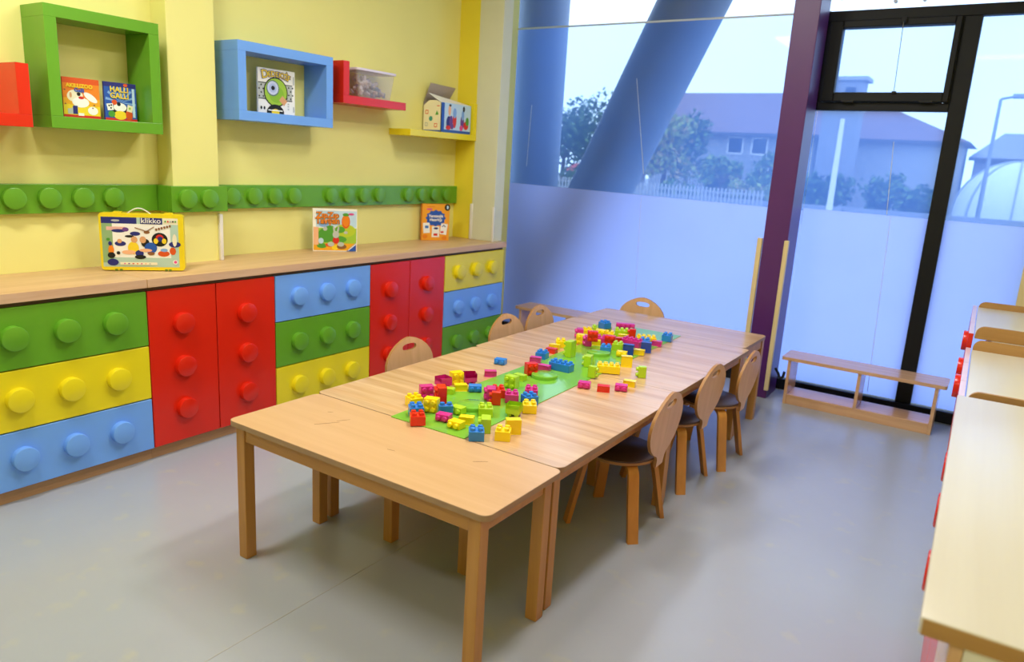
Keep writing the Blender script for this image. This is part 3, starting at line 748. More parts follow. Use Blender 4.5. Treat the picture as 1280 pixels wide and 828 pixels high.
bm = bmesh.new(); P = [(-.05 + .1*i/12, h-.002+.026*math.sin(PI*i/12)) for i in range(13)]
for a, b in zip(P, P[1:]): cyl(bm, (a[0]-.012, .02, a[1]), (b[0]-.012, .02, b[1]), .0028, n=8)
link('carry_handle', tomesh(bm, 'carry_handle', True), M['pvc'], k)
p = Print(); a0, a1, b0, b1 = -w/2+.010, w/2-.024, .020, h-.018
p.rect(a0, a1, b0, b1, INK['mint']); p.rect(a0+.045, a1-.035, b0+.045, b1-.030, INK['white']); p.rect(a0, a0+.150, b1-.030, b1, INK['navy']); p.rect(a0+.165, a0+.260, b1-.030, b1, INK['navy']); p.rect(a0+.262, a1, b1-.03, b1, INK['cream'])
p.rect(a0, a0+.045, b0+.02, b1-.03, pm_('sage', '#8fb07e')); p.rect(a0+.02, a0+.10, b1-.062, b1-.045, pm_('rose', '#e2b0a8')); p.ell(a0+.06, b1-.016, .018, .005, INK['grey'])
for u, v, ru, rv, c in ((-.10, .190, .03, .008, 'navy'), (-.07, .197, .014, .010, 'purple'), (-.095, .130, .024, .012, 'navy'), (-.098, .142, .010, .010, 'tan'), (-.03, .178, .022, .010, 'navy'), (-.055, .165, .02, .006, 'black'),
    (.02, .186, .013, .008, 'brown'), (.075, .152, .035, .033, 'black'), (.075, .160, .017, .017, 'red'), (.077, .155, .012, .012, 'navy'), (.058, .145, .010, .013, 'yellow'), (.094, .145, .010, .013, 'yellow'), (.09, .085, .026, .014, 'dorange'), (.092, .102, .016, .008, 'lblue'), (.13, .098, .014, .018, 'dorange'), (.14, .130, .026, .014, 'navy'), (.14, .150, .010, .03, 'cream'),
    (-.040, .110, .024, .030, 'yellow'), (-.035, .150, .014, .015, 'tan'), (-.06, .09, .03, .010, 'peach'), (-.015, .085, .018, .016, 'navy'), (.012, .135, .018, .020, 'black'), (.002, .150, .014, .016, 'tan'), (.035, .112, .027, .026, 'blue'), (.012, .100, .028, .008, 'peach'), (-.012, .068, .024, .010, 'black'), (.035, .085, .016, .008, 'brown'),
    (-.135, .10, .012, .022, 'orange'), (-.138, .130, .008, .010, 'navy'), (-.135, .075, .016, .014, 'black'), (-.13, .042, .024, .016, 'navy'), (.14, .045, .011, .011, 'white'), (.14, .045, .007, .007, 'pink'), (-.145, .15, .008, .006, 'green'), (-.105, .086, .008, .008, 'black')):
    p.ell(u, v, ru, rv, INK[c])
p.poly([(-.03, .205), (.02, .188), (.02, .192), (-.03, .209)], INK['brown']); p.poly([(.02, .188), (.055, .212), (.052, .214), (.02, .193)], INK['brown'])
for q in range(6): p.ell(.062+q*.012, .200+q*.0035, .005, .006, INK['brown']); 
for q in range(5): p.ell(.103+q*.011, b1-.015, .004, .004, INK[['green', 'red', 'grey', 'black', 'green'][q]])
p.rect(-.10, .06, .030, .043, INK['cream']); 
for q in range(7): p.ell(-.08+q*.018, .036, .004, .003, INK[['pink', 'purple', 'red', 'orange', 'pink', 'peach', 'grey'][q]])
p.done(k); ptext(k, 'klikko', a0+.212, b1-.014, .034, INK['white'], sx=1.06, bold=.0002, y=-.0052)
# clear tub with lid on the red shelf
tub = thing('plastic_tub', 'clear plastic tub with pale lid on the red shelf', 'tub', (-.345, 1.735, 1.8212))
CP = bpy.data.materials.new('clear_plastic'); CP.use_nodes = True; t_ = CP.node_tree; t_.nodes.clear()
o_ = t_.nodes.new('ShaderNodeOutputMaterial'); tr_ = t_.nodes.new('ShaderNodeBsdfTransparent'); gl_ = t_.nodes.new('ShaderNodeBsdfPrincipled'); mx_ = t_.nodes.new('ShaderNodeMixShader')
gl_.inputs['Base Color'].default_value = lin('#dcd8dc'); gl_.inputs['Roughness'].default_value = .15; mx_.inputs[0].default_value = .28; tr_.inputs[0].default_value = (.97, .97, .97, 1)
t_.links.new(tr_.outputs[0], mx_.inputs[1]); t_.links.new(gl_.outputs[0], mx_.inputs[2]); t_.links.new(mx_.outputs[0], o_.inputs[0])
bm = bmesh.new()
def taper(bm, z0, z1, a0, b0, a1, b1, r=.02):
    A = [bm.verts.new((x, y, z0)) for x, y in rrect(-a0, a0, -b0, b0, r)]; B = [bm.verts.new((x, y, z1)) for x, y in rrect(-a1, a1, -b1, b1, r)]
    n = len(A)
    for i in range(n): bm.faces.new([A[i], A[(i+1) % n], B[(i+1) % n], B[i]])
    return A, B
A, B = taper(bm, .0005, .158, .070, .140, .078, .168); bm.faces.new(A); link('tub_body', tomesh(bm, 'tub_body', True, 40), CP, tub)
bm = bmesh.new(); prism(bm, rrect(-.086, .086, -.176, .176, .02), .1585, .172); link('lid', tomesh(bm, 'lid', True, 40), mat('lid_plastic', '#d9cfe0', .3), tub)
tc_ = thing('toy_pieces', 'jumble of clear and dark small toy pieces inside the clear tub', 'toys', (-.345, 1.735, 1.8232))
cols = ['#a9a0a8', '#8f8ca8', '#4a5670', '#5d6f8a', '#b8a8a8', '#c9c0c8', '#7a5a78', '#3c5a70']
pcs = [mat('toy_piece_%s' % 'abcdefgh'[i], c, .3, noise=.05) for i, c in enumerate(cols)]
random.seed(4)
PM = []
for i in range(8):
    bm = bmesh.new(); s = .016; bbox(bm, -s, s, -s*.6, s*.6, -s*.5, s*.5, .003, 1); me = tomesh(bm, 'toy_piece'); me.materials.append(pcs[i]); PM.append(me)
for i in range(90):
    yy = random.uniform(-.115, .105); top = .118*(1 - max(0, yy)/.16) if yy > -.02 else .125
    ci = random.choice([0, 0, 4, 5, 5, 1]) if yy < .02 else random.choice([1, 2, 3, 6, 7, 0])
    link('toy_piece', PM[ci], None, tc_, (random.uniform(-.045, .045), yy, random.uniform(.026, top)), (random.random()*3, random.random()*3, random.random()*3))
# opened toy carton on the yellow shelf
cb = thing('toy_carton', 'opened toy carton with cream end and grey lid flap on yellow shelf', 'carton', (-.352, 2.555, 1.6602))
KB = mat('grey_cardboard', '#a5978c', .8, noise=.05)
dx, dy, hh = .080, .172, .205
def quadbox(name, pts, m, th=.003):
    bm = bmesh.new(); f = bm.faces.new([bm.verts.new(p_) for p_ in pts]); bm.normal_update()
    r = bmesh.ops.solidify(bm, geom=[f], thickness=th); return link(name, tomesh(bm, name), m, cb)
quadbox('front_panel', [(dx, -dy, 0), (dx, dy, 0), (dx, dy, hh), (dx, -dy, hh)], INK['sky'])
quadbox('back_panel', [(-dx, -dy, 0), (-dx, dy, 0), (-dx, dy, hh), (-dx, -dy, hh)], KB)
quadbox('end_panel', [(-dx, -dy, 0), (dx, -dy, 0), (dx, -dy, hh-.004), (.035, -dy, hh+.012), (-.03, -dy, hh+.012), (-dx, -dy, hh-.02)], INK['cream'])
quadbox('end_panel', [(-dx, dy, 0), (dx, dy, 0), (dx, dy, hh), (-dx, dy, hh)], INK['sky'])
quadbox('bottom_panel', [(-dx, -dy, .001), (dx, -dy, .001), (dx, dy, .001), (-dx, dy, .001)], KB)
quadbox('top_flap', [(dx, -dy, hh), (dx, dy, hh), (.0, dy, hh+.020), (-.02, -dy-.02, hh+.060)], INK['white'])
quadbox('lid_flap', [(-dx, -dy, hh), (-dx, dy-.09, hh), (-dx+.06, dy-.06, hh+.120), (-dx+.05, -dy+.01, hh+.130)], KB)
p = Print()
pc = p
p.rect(-dy+.001, dy-.001, .001, hh-.001, INK['sky']); p.rect(-dy+.001, -dy+.034, .001, hh-.001, INK['blue']); p.rect(-dy+.001, dy-.001, .001, .020, INK['blue'])
p.rect(-dy+.034, dy-.004, .022, hh*.95, INK['white']) if False else None
for u, v, a_, b_, c in ((-.085, .07, .03, .045, 'navy'), (-.06, .08, .02, .04, 'purple'), (-.02, .09, .022, .055, 'red'), (-.02, .14, .02, .035, 'lblue'), (-.08, .155, .016, .038, 'peach'), (-.075, .19, .014, .008, 'black'), (.07, .08, .022, .05, 'purple'), (.075, .13, .016, .035, 'lblue'), (.085, .175, .012, .020, 'black'), (.115, .06, .03, .03, 'red'), (.13, .09, .02, .03, 'green'), (.06, .04, .02, .02, 'pink'), (-.09, .035, .03, .015, 'red'), (-.05, .045, .02, .02, 'purple')):
    p.ell(u, v, a_, b_, INK[c])
q = p.done(cb); q.rotation_euler = (0, 0, PI/2); q.location = (dx+.0032, 0, 0)
p = Print(); p.rect(-dx+.001, dx-.001, .001, hh-.022, INK['cream']); p.rect(-dx+.001, dx-.001, .001, .012, INK['blue'])
def ringsq(u, v, s, c): p.rect(u-s, u+s, v-s, v+s, INK[c]); p.rect(u-s*.6, u+s*.6, v-s*.6, v+s*.6, INK['cream'])
ringsq(-.048, .135, .014, 'dorange'); ringsq(.036, .045, .014, 'dorange'); p.poly([(.03, .115), (.062, .118), (.045, .148)], INK['green']); p.ell(-.010, .090, .017, .017, pm_('teal', '#3f9a8e')); ringsq(-.05, .05, .013, 'grey'); p.rect(.045, .07, .175, .181, INK['dorange'])
q = p.done(cb); q.location = (0, -dy-.0032, 0)
# ------------------------------------------------------------------ toy bricks on the tables
U = .0275; BH = .036; BS = .011
BC = {k: mat('brick_'+k, c, .22, .5, noise=.02) for k, c in dict(red='#de2a12', blue='#2a80da', yellow='#f6d813', magenta='#d02c8a', lime='#b2d628', navy='#1a44ac').items()}
DIM = {'12': (2, 1), '22': (2, 2), '24': (4, 2), '13': (3, 2)}
def brick_me(kind, hollow):
    nx, ny = DIM[kind]; a, b = nx*U/2-.0003, ny*U/2-.0003
    bm = bmesh.new(); w = .0028
    bbox(bm, -a, a, -b, b, 0, BH); dep = .018 if hollow else .003
    bot = [f for f in bm.faces if all(abs(v.co.z) < 1e-6 for v in f.verts)]
    r = bmesh.ops.inset_region(bm, faces=bot, thickness=w); ex = bmesh.ops.extrude_face_region(bm, geom=bot)
    bmesh.ops.translate(bm, verts=[v for v in ex['geom'] if isinstance(v, bmesh.types.BMVert)], vec=(0, 0, dep))
    bmesh.ops.delete(bm, geom=bot, context='FACES')
    es = [e for e in bm.edges if len(e.link_faces) == 2 and e.calc_face_angle(0) > 1 and all(abs(abs(v.co.x)-a) < 1e-5 or abs(abs(v.co.y)-b) < 1e-5 for v in e.verts)]
    bmesh.ops.bevel(bm, geom=es, offset=.002, segments=2, affect='EDGES', profile=.5)
    return tomesh(bm, 'brick_body')
BM = {}
def bme(kind, c, hollow):
    if (kind, c, hollow) not in BM:
        m = brick_me(kind, hollow); m.materials.append(BC[c]); BM[(kind, c, hollow)] = m
    return BM[(kind, c, hollow)]
ST = disc_me('stud', .0092, BS, 'z', 14, .002)
def stud_me(c):
    if ('st', c) not in BM:
        m = ST.copy(); m.materials.append(BC[c]); BM[('st', c)] = m
    return BM[('st', c)]
RO = {'U': Matrix.Identity(3), 'D': Matrix.Rotation(PI, 3, 'X'), 'F': Matrix.Rotation(PI/2, 3, 'X'), 'B': Matrix.Rotation(-PI/2, 3, 'X'),
      'L': Matrix.Rotation(-PI/2, 3, 'Y'), 'R': Matrix.Rotation(PI/2, 3, 'Y'), 'E': Matrix.Rotation(-PI/2, 3, 'Y'), 'E2': Matrix.Rotation(PI/2, 3, 'X')}
TAB = [
(1.524,0.121,0.5395,0.81,'22','U','red','red square brick at the near left edge of the green mat'),
(1.460,0.186,0.5395,0.85,'22','U','blue','blue square brick right behind the near red square brick'),
(1.375,0.272,0.5360,1.15,'22','U','yellow','yellow square brick behind the blue one at the mat left edge'),
(1.476,0.258,0.5395,0.34,'22','F','yellow','yellow square brick lying with studs forward, right of the near blue square brick'),
(1.352,0.373,0.5360,0.96,'22','F','magenta','magenta square brick tipped on its side, left of the tall red brick'),
(1.462,0.333,0.5395,0.81,'13','E','red','tall red brick standing on end at the near left of the mat'),
(1.310,0.533,0.5360,1.28,'22','D','magenta','magenta brick upside down behind the tall standing red brick'),
(1.382,0.476,0.5360,0.32,'12','B','lime','small lime brick right behind the tall standing red brick'),
(1.318,0.614,0.5360,1.09,'22','F','yellow','yellow square brick on its side touching the open magenta brick'),
(1.394,0.545,0.5395,0.82,'12','B','yellow','small flat yellow brick in front of the open magenta brick'),
(1.354,0.663,0.5360,0.84,'22','D','magenta','open magenta brick lying upside down on the wooden table left of the mat'),
(1.446,0.578,0.5395,0.68,'12','F','blue','small blue brick with two studs facing forward beside the flat yellow brick'),
(1.534,0.272,0.5395,0.81,'12','U','blue','small blue brick behind the magenta brick with rounded studs near the mat front'),
(1.574,0.212,0.5395,0.23,'12','F','magenta','magenta two stud brick on its side near the mat front edge'),
(1.562,0.312,0.5395,0.04,'12','F','lime','lime brick tipped over left of the nearest green disc'),
(1.655,0.364,0.5395,0.68,'22','U','lime','lime square brick with four studs up, right of the nearest green disc'),
(1.751,0.234,0.5360,0.61,'22','L','lime','tall lime brick hidden partly behind the nearest blue square brick'),
(1.770,0.151,0.5360,0.67,'22','U','blue','nearest blue square brick on the bare table beside the mat corner'),
(1.835,0.286,0.5360,0.74,'22','B','yellow','yellow brick showing its smooth base behind the nearest yellow brick'),
(1.840,0.215,0.5360,0.50,'22','U','yellow','nearest yellow square brick on the bare table with studs up'),
(1.655,0.185,0.5395,0.04,'12','F','yellow','small yellow brick on its side with studs toward the mat front corner'),
(1.654,0.247,0.5395,0.43,'12','B','yellow','flat yellow brick behind the small yellow brick at the mat front'),
(1.564,0.527,0.5395,0.69,'22','L','magenta','magenta brick lying left of the small upright dark red brick'),
(1.558,0.587,0.5395,0.68,'22','U','red','red square brick behind the magenta and upright red bricks on the mat'),
(1.612,0.495,0.5395,0.65,'12','E','red','small red brick standing upright in front of the red square brick'),
(1.636,0.573,0.5395,0.61,'22','U','magenta','magenta square brick with studs up right of the small upright red brick'),
(1.660,0.683,0.5395,0.55,'22','U','magenta','magenta square brick with studs up at the right edge of the mat'),
(1.705,0.599,0.5395,1.07,'22','U','blue','blue brick squeezed between the yellow brick and magenta brick at the mat right edge'),
(1.754,0.523,0.5360,0.60,'22','U','yellow','yellow square brick in front of the half hidden blue brick at the mat right edge'),
(1.735,0.440,0.5395,0.33,'22','D','lime','open lime brick turned upside down beside the yellow square brick'),
(1.531,0.727,0.5395,0.05,'22','F','lime','lime brick tipped on its side left of the red tilted brick'),
(1.495,0.848,0.5395,0.04,'12','B','lime','low lime brick just behind the tipped lime brick'),
(1.483,0.960,0.5395,0.99,'22','F','red','red brick tilted with studs outward beside the middle green disc'),
(1.387,1.153,0.5395,0.37,'12','B','magenta','flat magenta brick behind the tilted red brick'),
(1.493,1.062,0.5395,0.09,'12','B','magenta','flat magenta brick lying between tilted red brick and long blue brick'),
(1.275,1.012,0.5360,0.24,'12','F','blue','lone small blue brick on bare wood left of the mat'),
(1.359,0.811,0.5360,0.66,'12','B','magenta','lone small magenta brick on bare wood left of the mat'),
(1.369,1.242,0.5360,0.19,'22','U','blue','blue square brick left of the long blue brick'),
(1.345,1.377,0.5360,0.14,'12','B','red','flat red brick lying behind the left blue square brick'),
(1.313,1.460,0.5360,0.26,'12','B','yellow','flat yellow brick behind the flat red brick left of the mat'),
(1.312,1.525,0.5360,0.60,'22','U','yellow','yellow square brick with studs up at the far left edge of the mat'),
(1.454,1.376,0.5395,0.06,'13','E','lime','tall lime brick standing on end behind the long blue brick'),
(1.548,1.126,0.5395,0.02,'24','U','blue','long blue brick with eight studs in the middle of the mat'),
(1.610,1.282,0.5395,0.26,'22','L','lime','lime brick on its side between long blue brick and long yellow brick'),
(1.731,1.256,0.5395,0.49,'24','U','yellow','long yellow brick with eight studs at the right edge of the mat'),
(1.716,1.123,0.5395,0.03,'12','R','lime','small lime brick in front of the long yellow brick'),
(1.760,0.965,0.5360,0.33,'12','F','magenta','leftmost magenta brick of the row on bare wood right of the mat'),
(1.848,0.977,0.5360,0.45,'12','B','red','red brick with its smooth base forward on bare wood right of the mat'),
(1.901,1.045,0.5360,0.37,'12','F','magenta','magenta brick showing two studs beside the yellow one on bare wood'),
(1.900,1.133,0.5360,0.24,'12','B','yellow','small yellow brick behind the magenta one on bare wood right of the mat'),
(1.884,1.300,0.5360,0.57,'12','E','lime','lone lime brick standing on end on bare wood right of the mat'),
(1.745,1.425,0.5360,0.52,'22','B','yellow','yellow brick with smooth side forward right of the long yellow brick'),
(1.646,1.580,0.5395,0.29,'12','F','yellow','small yellow brick just behind the smooth yellow brick'),
(1.698,1.684,0.5395,0.23,'12','B','yellow','flat yellow brick between the two dark blue bricks'),
(1.655,1.640,0.5395,0.28,'22','B','navy','left one of the two dark blue bricks standing on side'),
(1.703,1.758,0.5395,0.31,'22','B','navy','right one of the two dark blue bricks standing on side'),
(1.638,1.885,0.5395,0.26,'22','U','blue','bright blue brick right behind the right dark blue brick'),
(1.617,1.953,0.5395,0.48,'24','U','yellow','long pale yellow brick at the far right of the pile'),
(1.687,1.941,0.5395,0.17,'12','B','magenta','small magenta brick at the right edge of the mat beyond the pile'),
(1.683,2.100,0.5395,0.16,'22','U','blue','blue square brick alone at the far right corner of the mat'),
(1.590,1.829,0.5395,-0.08,'24','U','magenta','long magenta brick slanting across the pile'),
(1.510,2.000,0.5395,0.50,'12','E','red','upright red brick beside the long lime brick in the pile'),
(1.452,2.014,0.5395,0.46,'24','U','lime','long lime brick at the back of the pile'),
(1.414,2.106,0.5395,0.46,'24','E2','magenta','magenta brick standing on its long side behind the long lime brick'),
(1.501,1.854,0.5395,0.64,'12','B','red','flat red brick in front of the long lime brick'),
(1.570,1.688,0.5395,0.26,'22','U','lime','lime square brick beside the left dark blue brick'),
(1.551,1.583,0.5395,0.36,'22','U','blue','blue square brick with studs up beside the far green disc'),
(1.493,1.748,0.5395,0.27,'22','F','red','red brick with studs forward behind the blue square brick by the far disc'),
(1.438,1.753,0.5395,0.45,'22','U','magenta','magenta brick left of the red studded brick in the pile'),
(1.432,1.698,0.5395,0.46,'12','B','yellow','small yellow brick between two magenta bricks at the pile front'),
(1.409,1.650,0.5395,0.58,'22','L','magenta','magenta brick with smooth face at the left front of the pile'),
(1.359,1.670,0.5360,0.22,'22','F','yellow','yellow brick on its side at the left end of the pile'),
(1.461,1.598,0.5830,0.55,'22','F','red','red brick perched upon the left part of the pile'),
(1.386,1.843,0.5395,0.28,'22','F','yellow','yellow brick with studs forward in the middle of the pile'),
(1.421,1.885,0.5395,0.36,'22','U','yellow','yellow square brick right of the yellow studded brick in the pile'),
(1.284,1.787,0.5360,0.57,'22','L','magenta','magenta brick at the far left of the pile'),
(1.281,1.881,0.5360,0.74,'22','U','yellow','yellow brick behind the perched red brick'),
(1.290,1.983,0.5360,0.64,'22','U','lime','lime brick at the back left of the pile'),
(1.329,2.026,0.5360,0.19,'22','U','lime','lime brick at the pile back carrying a blue brick'),
(1.343,1.975,0.5740,1.15,'22','U','blue','blue brick lying on top of the lime brick at the pile back'),
(1.479,1.942,0.5395,0.34,'12','B','yellow','small yellow brick in front of the long lime brick'),

]
for x, y, bz, rz, kind, orr, c, lab in TAB:
    nx, ny = DIM[kind]; a, b = nx*U/2, ny*U/2
    R = Matrix.Rotation(rz, 3, 'Z') @ RO[orr]
    cs = [R @ Vector((sx*a, sy*b, z)) for sx in (-1, 1) for sy in (-1, 1) for z in (0, BH)]
    ss = [R @ Vector((sx*(a-U/2), sy*(b-U/2), BH+BS)) + dv for sx in (-1, 1) for sy in (-1, 1) for dv in (Vector((0, 0, 0)),)]
    zz = min(v.z for v in cs+ss)
    if orr == 'F' or orr == 'B' or orr == 'L' or orr == 'R' or orr == 'E' or orr == 'E2': zz = min(v.z for v in cs)
    mx = (max(v.x for v in cs)+min(v.x for v in cs))/2; my = (max(v.y for v in cs)+min(v.y for v in cs))/2
    o = link('toy_brick', bme(kind, c, orr == 'D'), None, None, (x-mx, y-my, bz-zz), R.to_euler())
    tag(o, lab, 'toy brick', 'toy bricks strewn over the tables')
    for i in range(nx):
        for j in range(ny):
            link('stud', stud_me(c), None, o, ((i-(nx-1)/2)*U, (j-(ny-1)/2)*U, BH))

# ------------------------------------------------------------------ outside
GR = mat('pale_asphalt', '#8f8f92', .9, noise=.1, nscale=.4)
struct(box('ground', -70, 40, 3.9, 110, -.5, -.25, GR))
struct(box('terrace', -8, 8, 3.66, 12, -.245, -.12, mat('terrace_paving', '#9a9a98', .9, noise=.08, nscale=2)))
sup = thing('steel_support', 'blue grey steel support of an upright and a slanting tube outside the left window', 'steel support', (-.50, 3.95, -.12))
bm = bmesh.new(); cyl(bm, (0, 0, 0), (0, 0, 5.3), .262, n=40); link('upright_tube', tomesh(bm, 'upright_tube', True), M['tube'], sup)
bm = bmesh.new(); cyl(bm, (.10, .0, 0), (2.485, .0, 5.3), .262, n=40); link('slanting_tube', tomesh(bm, 'slanting_tube', True), M['tube'], sup)
bm = bmesh.new(); cyl(bm, (.04, .02, 0), (.04, .02, .03), .42, n=32); link('base_plate', tomesh(bm, 'base_plate', True), M['tube'], sup)
BW = mat('white_render', '#a9a6a6', .8, noise=.06, nscale=.6); BR = mat('old_roof_tiles', '#7c6266', .8, noise=.15, nscale=1.5); BD = mat('dark_window', '#2c3440', .3); BG = mat('grey_render', '#8f8e96', .8, noise=.08, nscale=.5)
def house(label, x0, x1, y0, y1, zw, zr, wins, wall=BW, roof=BR, over=.6, hip=.0, hipr=None):
    hipr = hip if hipr is None else hipr
    b = thing('house', label, 'house', ((x0+x1)/2, (y0+y1)/2, -.25)); cx, cy = (x0+x1)/2, (y0+y1)/2
    X0, X1, Y0, Y1 = x0-cx, x1-cx, y0-cy, y1-cy
    wl = box('wall', X0, X1, Y0, Y1, 0, zw+.25, wall, b)
    bm = bmesh.new(); o = over; h0 = zw+.25
    v = [bm.verts.new(p) for p in ((X0-o, Y0-o, h0), (X1+o, Y0-o, h0), (X1+o, Y1+o, h0), (X0-o, Y1+o, h0), (X0-o+hip, 0, zr+.25), (X1+o-hipr, 0, zr+.25))]
    for f in ((0, 1, 5, 4), (2, 3, 4, 5), (1, 2, 5), (3, 0, 4), (0, 3, 2, 1)): bm.faces.new([v[i] for i in f])
    link('roof', tomesh(bm, 'roof'), roof, b)
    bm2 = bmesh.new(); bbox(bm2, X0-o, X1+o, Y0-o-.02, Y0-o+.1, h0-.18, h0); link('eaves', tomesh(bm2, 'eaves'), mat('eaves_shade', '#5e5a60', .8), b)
    for wx, wz, ww, wh in wins:
        f = box('window', wx-cx, wx-cx+ww, Y0-.05, Y0+.02, wz+.25, wz+wh+.25, M['white_side'], b); box('window_pane', wx-cx+.12, wx-cx+ww-.12, Y0-.07, Y0-.05, wz+.37, wz+wh+.13, BD, f)
    return b
house('long low house with wide tiled roof beyond the trees', -17.5, -7.2, 45.5, 55.5, 3.9, 6.8, ((-12.4, 2.6, 1.05, 1.1), (-10.9, 2.6, 1.05, 1.1)), over=.7)
house('house with reddish hipped roof behind the bushes', -5.8, .2, 46, 54, 3.8, 6.0, (), over=.5, hip=1.2, hipr=5.0)
house('small grey house with low gable at the right', .75, 9.5, 52, 60, 3.2, 4.9, (), BG, BG, .3, 1.5)
house('small red roofed shed far left between the steel tubes', -26.5, -21.5, 50, 54, .9, 1.5, (), BW, mat('red_sheet', '#b04038', .7), .3)
tw = thing('stair_tower', 'grey square tower rising above the red roofed house', 'tower', (-5.45, 43.4, -.25))
box('tower_wall', -.92, .92, -.8, .7, 0, 6.9, BG, tw); box('tower_cap', -1.05, 1.15, -.95, .8, 6.9, 7.1, BW, tw); box('tower_vent', .1, .6, -.83, -.8, 6.2, 6.55, BD, tw)
# dome tent
tn = thing('dome_tent', 'big white dome tent beyond the right window pane', 'tent', (3.2, 45, -.25)); 
bm = bmesh.new(); nseg, nr = 20, 10; rows = []
for j in range(nr+1):
    a = PI/2*j/nr; rr = math.cos(a)*2.75; z = 3.1*math.sin(a)**.9
    rows.append([bm.verts.new((rr*math.cos(2*PI*i/nseg)*(1+.02*(i % 2)), rr*math.sin(2*PI*i/nseg)*(1+.02*(i % 2)), z)) for i in range(nseg)] if j < nr else [bm.verts.new((0, 0, z))])
for j in range(nr-1):
    for i in range(nseg): bm.faces.new([rows[j][i], rows[j][(i+1) % nseg], rows[j+1][(i+1) % nseg], rows[j+1][i]])
for i in range(nseg): bm.faces.new([rows[nr-1][i], rows[nr-1][(i+1) % nseg], rows[nr][0]])
link('tent_shell', tomesh(bm, 'tent_shell', True, 60), mat('white_membrane', '#dfe0e6', .6, noise=.06, nscale=2), tn)
for i in range(4):
    bm = bmesh.new(); a0 = PI + i*PI/4*1.0; P = [(2.80*math.cos(PI/2*j/10)*math.cos(a0), 2.80*math.cos(PI/2*j/10)*math.sin(a0), 3.13*math.sin(PI/2*j/10)**.9) for j in range(11)]
    for a, b in zip(P, P[1:]): cyl(bm, a, b, .05, n=6)
    link('tent_seam', tomesh(bm, 'tent_seam'), mat('tent_seam', '#a9acb8', .7), tn)
# street lamps
def lamp_post(label, x, y, h, arm):
    o = thing('street_lamp', label, 'street lamp', (x, y, -.25))
    bm = bmesh.new(); cyl(bm, (0, 0, .0), (0, 0, h), .10, .06, 12); link('pole', tomesh(bm, 'pole', True), M['steel'] if arm else M['white_side'], o)
    box('base_plate', -.2, .2, -.2, .2, 0, .35, M['white_side'], o, .02)
    if arm:
        bm = bmesh.new(); cyl(bm, (0, 0, h), (arm, 0, h+.1), .05, n=8); link('arm', tomesh(bm, 'arm'), M['steel'], o); box('lamp_head', arm-.1, arm+.6, -.15, .15, h+.02, h+.2, M['steel'], o, .03)
lamp_post('slim street lamp with arm beyond the right pane', 2.0, 36, 5.35, .5)
lamp_post('plain pale pole just right of the purple column', -1.35, 22, 3.45, 0)
# boundary wall and fence
bw = thing('boundary_wall', 'low grey boundary wall along the street', 'wall', (-8, 28, -.25))
for i in range(17): box('wall_panel', -24+i*3, -24+i*3+2.96, 0, .25, 0, .72, BG, bw)
fe = thing('picket_fence', 'pale picket fence below the trees outside the left window', 'fence', (-9.4, 26, -.25))
box('rail', -5, 5, 0, .05, .35, .43, BW, fe); box('rail', -5, 5, 0, .05, .95, 1.03, BW, fe)
bm = bmesh.new()
for i in range(67): bbox(bm, -5+i*.15, -5+i*.15+.07, -.03, 0, .05, 1.15)
o = link('pickets', tomesh(bm, 'pickets'), BW, fe); o['kind'] = 'stuff'
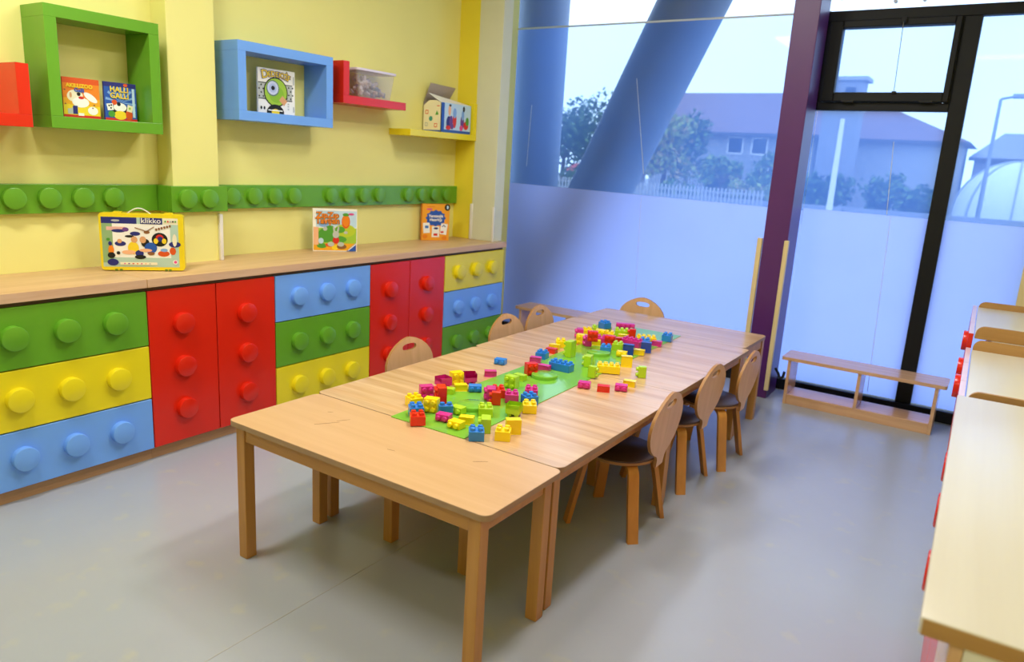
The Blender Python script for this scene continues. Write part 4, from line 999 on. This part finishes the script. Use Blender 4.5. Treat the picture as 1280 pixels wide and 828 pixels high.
# trees and bushes
LG = [mat('leaf_%s' % n, c, .7, noise=.2, nscale=1.5) for n, c in (('dark', '#3f5a2c'), ('mid', '#5d7a38'), ('light', '#8a9440'), ('autumn', '#a08a4a'))]
BK = mat('bark', '#5a4a3a', .9, noise=.2)
def plant(name, label, cat, x, y, h, w, clumps, mi, trunk=True, seed=1, z0=-.25):
    rnd = random.Random(seed); t = thing(name, label, cat, (x, y, z0), 0, 'trees and bushes across the street')
    if trunk:
        bm = bmesh.new(); cyl(bm, (0, 0, 0), (.1, 0, h*.6), .16, .08, 8)
        for k in range(4):
            a = rnd.random()*6.28; cyl(bm, (.06, 0, h*.4), (.06+math.cos(a)*w*.3, math.sin(a)*w*.3, h*.75), .06, .02, 6)
        link('trunk', tomesh(bm, 'trunk', True), BK, t)
    bm = bmesh.new()
    for k in range(clumps):
        a = rnd.random()*6.28; q = rnd.random()**.5
        cz = h*(.35 + .55*rnd.random()) if trunk else h*(.25+.5*rnd.random())
        lim = math.sin(PI*min(1, max(.05, (cz/h-.1)/1.0)))
        c = Vector((math.cos(a)*w*.42*q*lim, math.sin(a)*w*.42*q*lim, cz)); r = w*.20*(.7+.6*rnd.random())
        for l in range(70):
            d = Vector((rnd.gauss(0, 1), rnd.gauss(0, 1), rnd.gauss(0, 1))).normalized()*r*(rnd.random()**.33)
            p = c+d; p.z = max(p.z, .05)
            s = .10+.09*rnd.random(); u_ = Vector((rnd.gauss(0, 1), rnd.gauss(0, 1), rnd.gauss(0, 1))).normalized()*s; v_ = u_.cross(Vector((rnd.gauss(0, 1), rnd.gauss(0, 1), rnd.gauss(0, 1)))).normalized()*s*.6
            f = bm.faces.new([bm.verts.new(p+u_), bm.verts.new(p+v_), bm.verts.new(p-u_), bm.verts.new(p-v_)]); f.material_index = 0 if rnd.random() < .7 else 1
    me = bpy.data.meshes.new('foliage'); bm.to_mesh(me); bm.free(); me.materials.append(LG[mi]); me.materials.append(LG[(mi+1) % 4])
    link('foliage', me, None, t)
for i, a in enumerate([
    ('tree', 'leafy tree just right of the upright steel tube', 'tree', -17.6, 34, 4.7, 4.2, 26, 0),
    ('tree', 'taller tree seen left of the slanting tube top', 'tree', -21.2, 43.5, 6.6, 4.2, 24, 0),
    ('tree', 'yellowing tree just right of the slanting steel tube', 'tree', -11.1, 32.5, 4.2, 3.0, 26, 2),
    ('tree', 'dark tree behind the yellowing tree before the long house', 'tree', -13.4, 41.5, 4.9, 3.6, 22, 0),
    ('tree', 'olive green tree beside the yellowing tree', 'tree', -8.3, 32.5, 2.6, 2.0, 16, 1),
    ('tree', 'small green tree before the house windows left of column', 'tree', -7.9, 40, 2.8, 2.4, 16, 1)]):
    plant(*a, True, 10+i)
for i, a in enumerate([
    ('bush', 'left dark green bush behind the pale pole', 'bush', -4.0, 34, 2.2, 2.4, 16, 0),
    ('bush', 'middle dark green bush below the red roofed house', 'bush', -1.95, 37.5, 2.4, 2.4, 16, 0),
    ('bush', 'right dark green bush beside the black window post', 'bush', -.2, 34.5, 1.8, 1.8, 12, 0),
    ('bush', 'low bush beside the fence left of the column', 'bush', -9.2, 30.2, 1.2, 2.4, 10, 1),
    ('bush', 'low bush at the house wall near the column', 'bush', -6.4, 31, 1.5, 2.2, 10, 2),
    ('bush', 'olive shrub at the foot of the long house wall', 'bush', -11.6, 43.2, 2.6, 2.8, 14, 2),
    ('bush', 'green shrub under the long house windows', 'bush', -9.2, 42.6, 2.2, 1.9, 12, 1),
    ('bush', 'low bush seen between the two steel tubes', 'bush', -14.6, 31, 1.6, 3.0, 12, 0)]):
    plant(*a, False, 40+i)
bpy.context.view_layer.update()
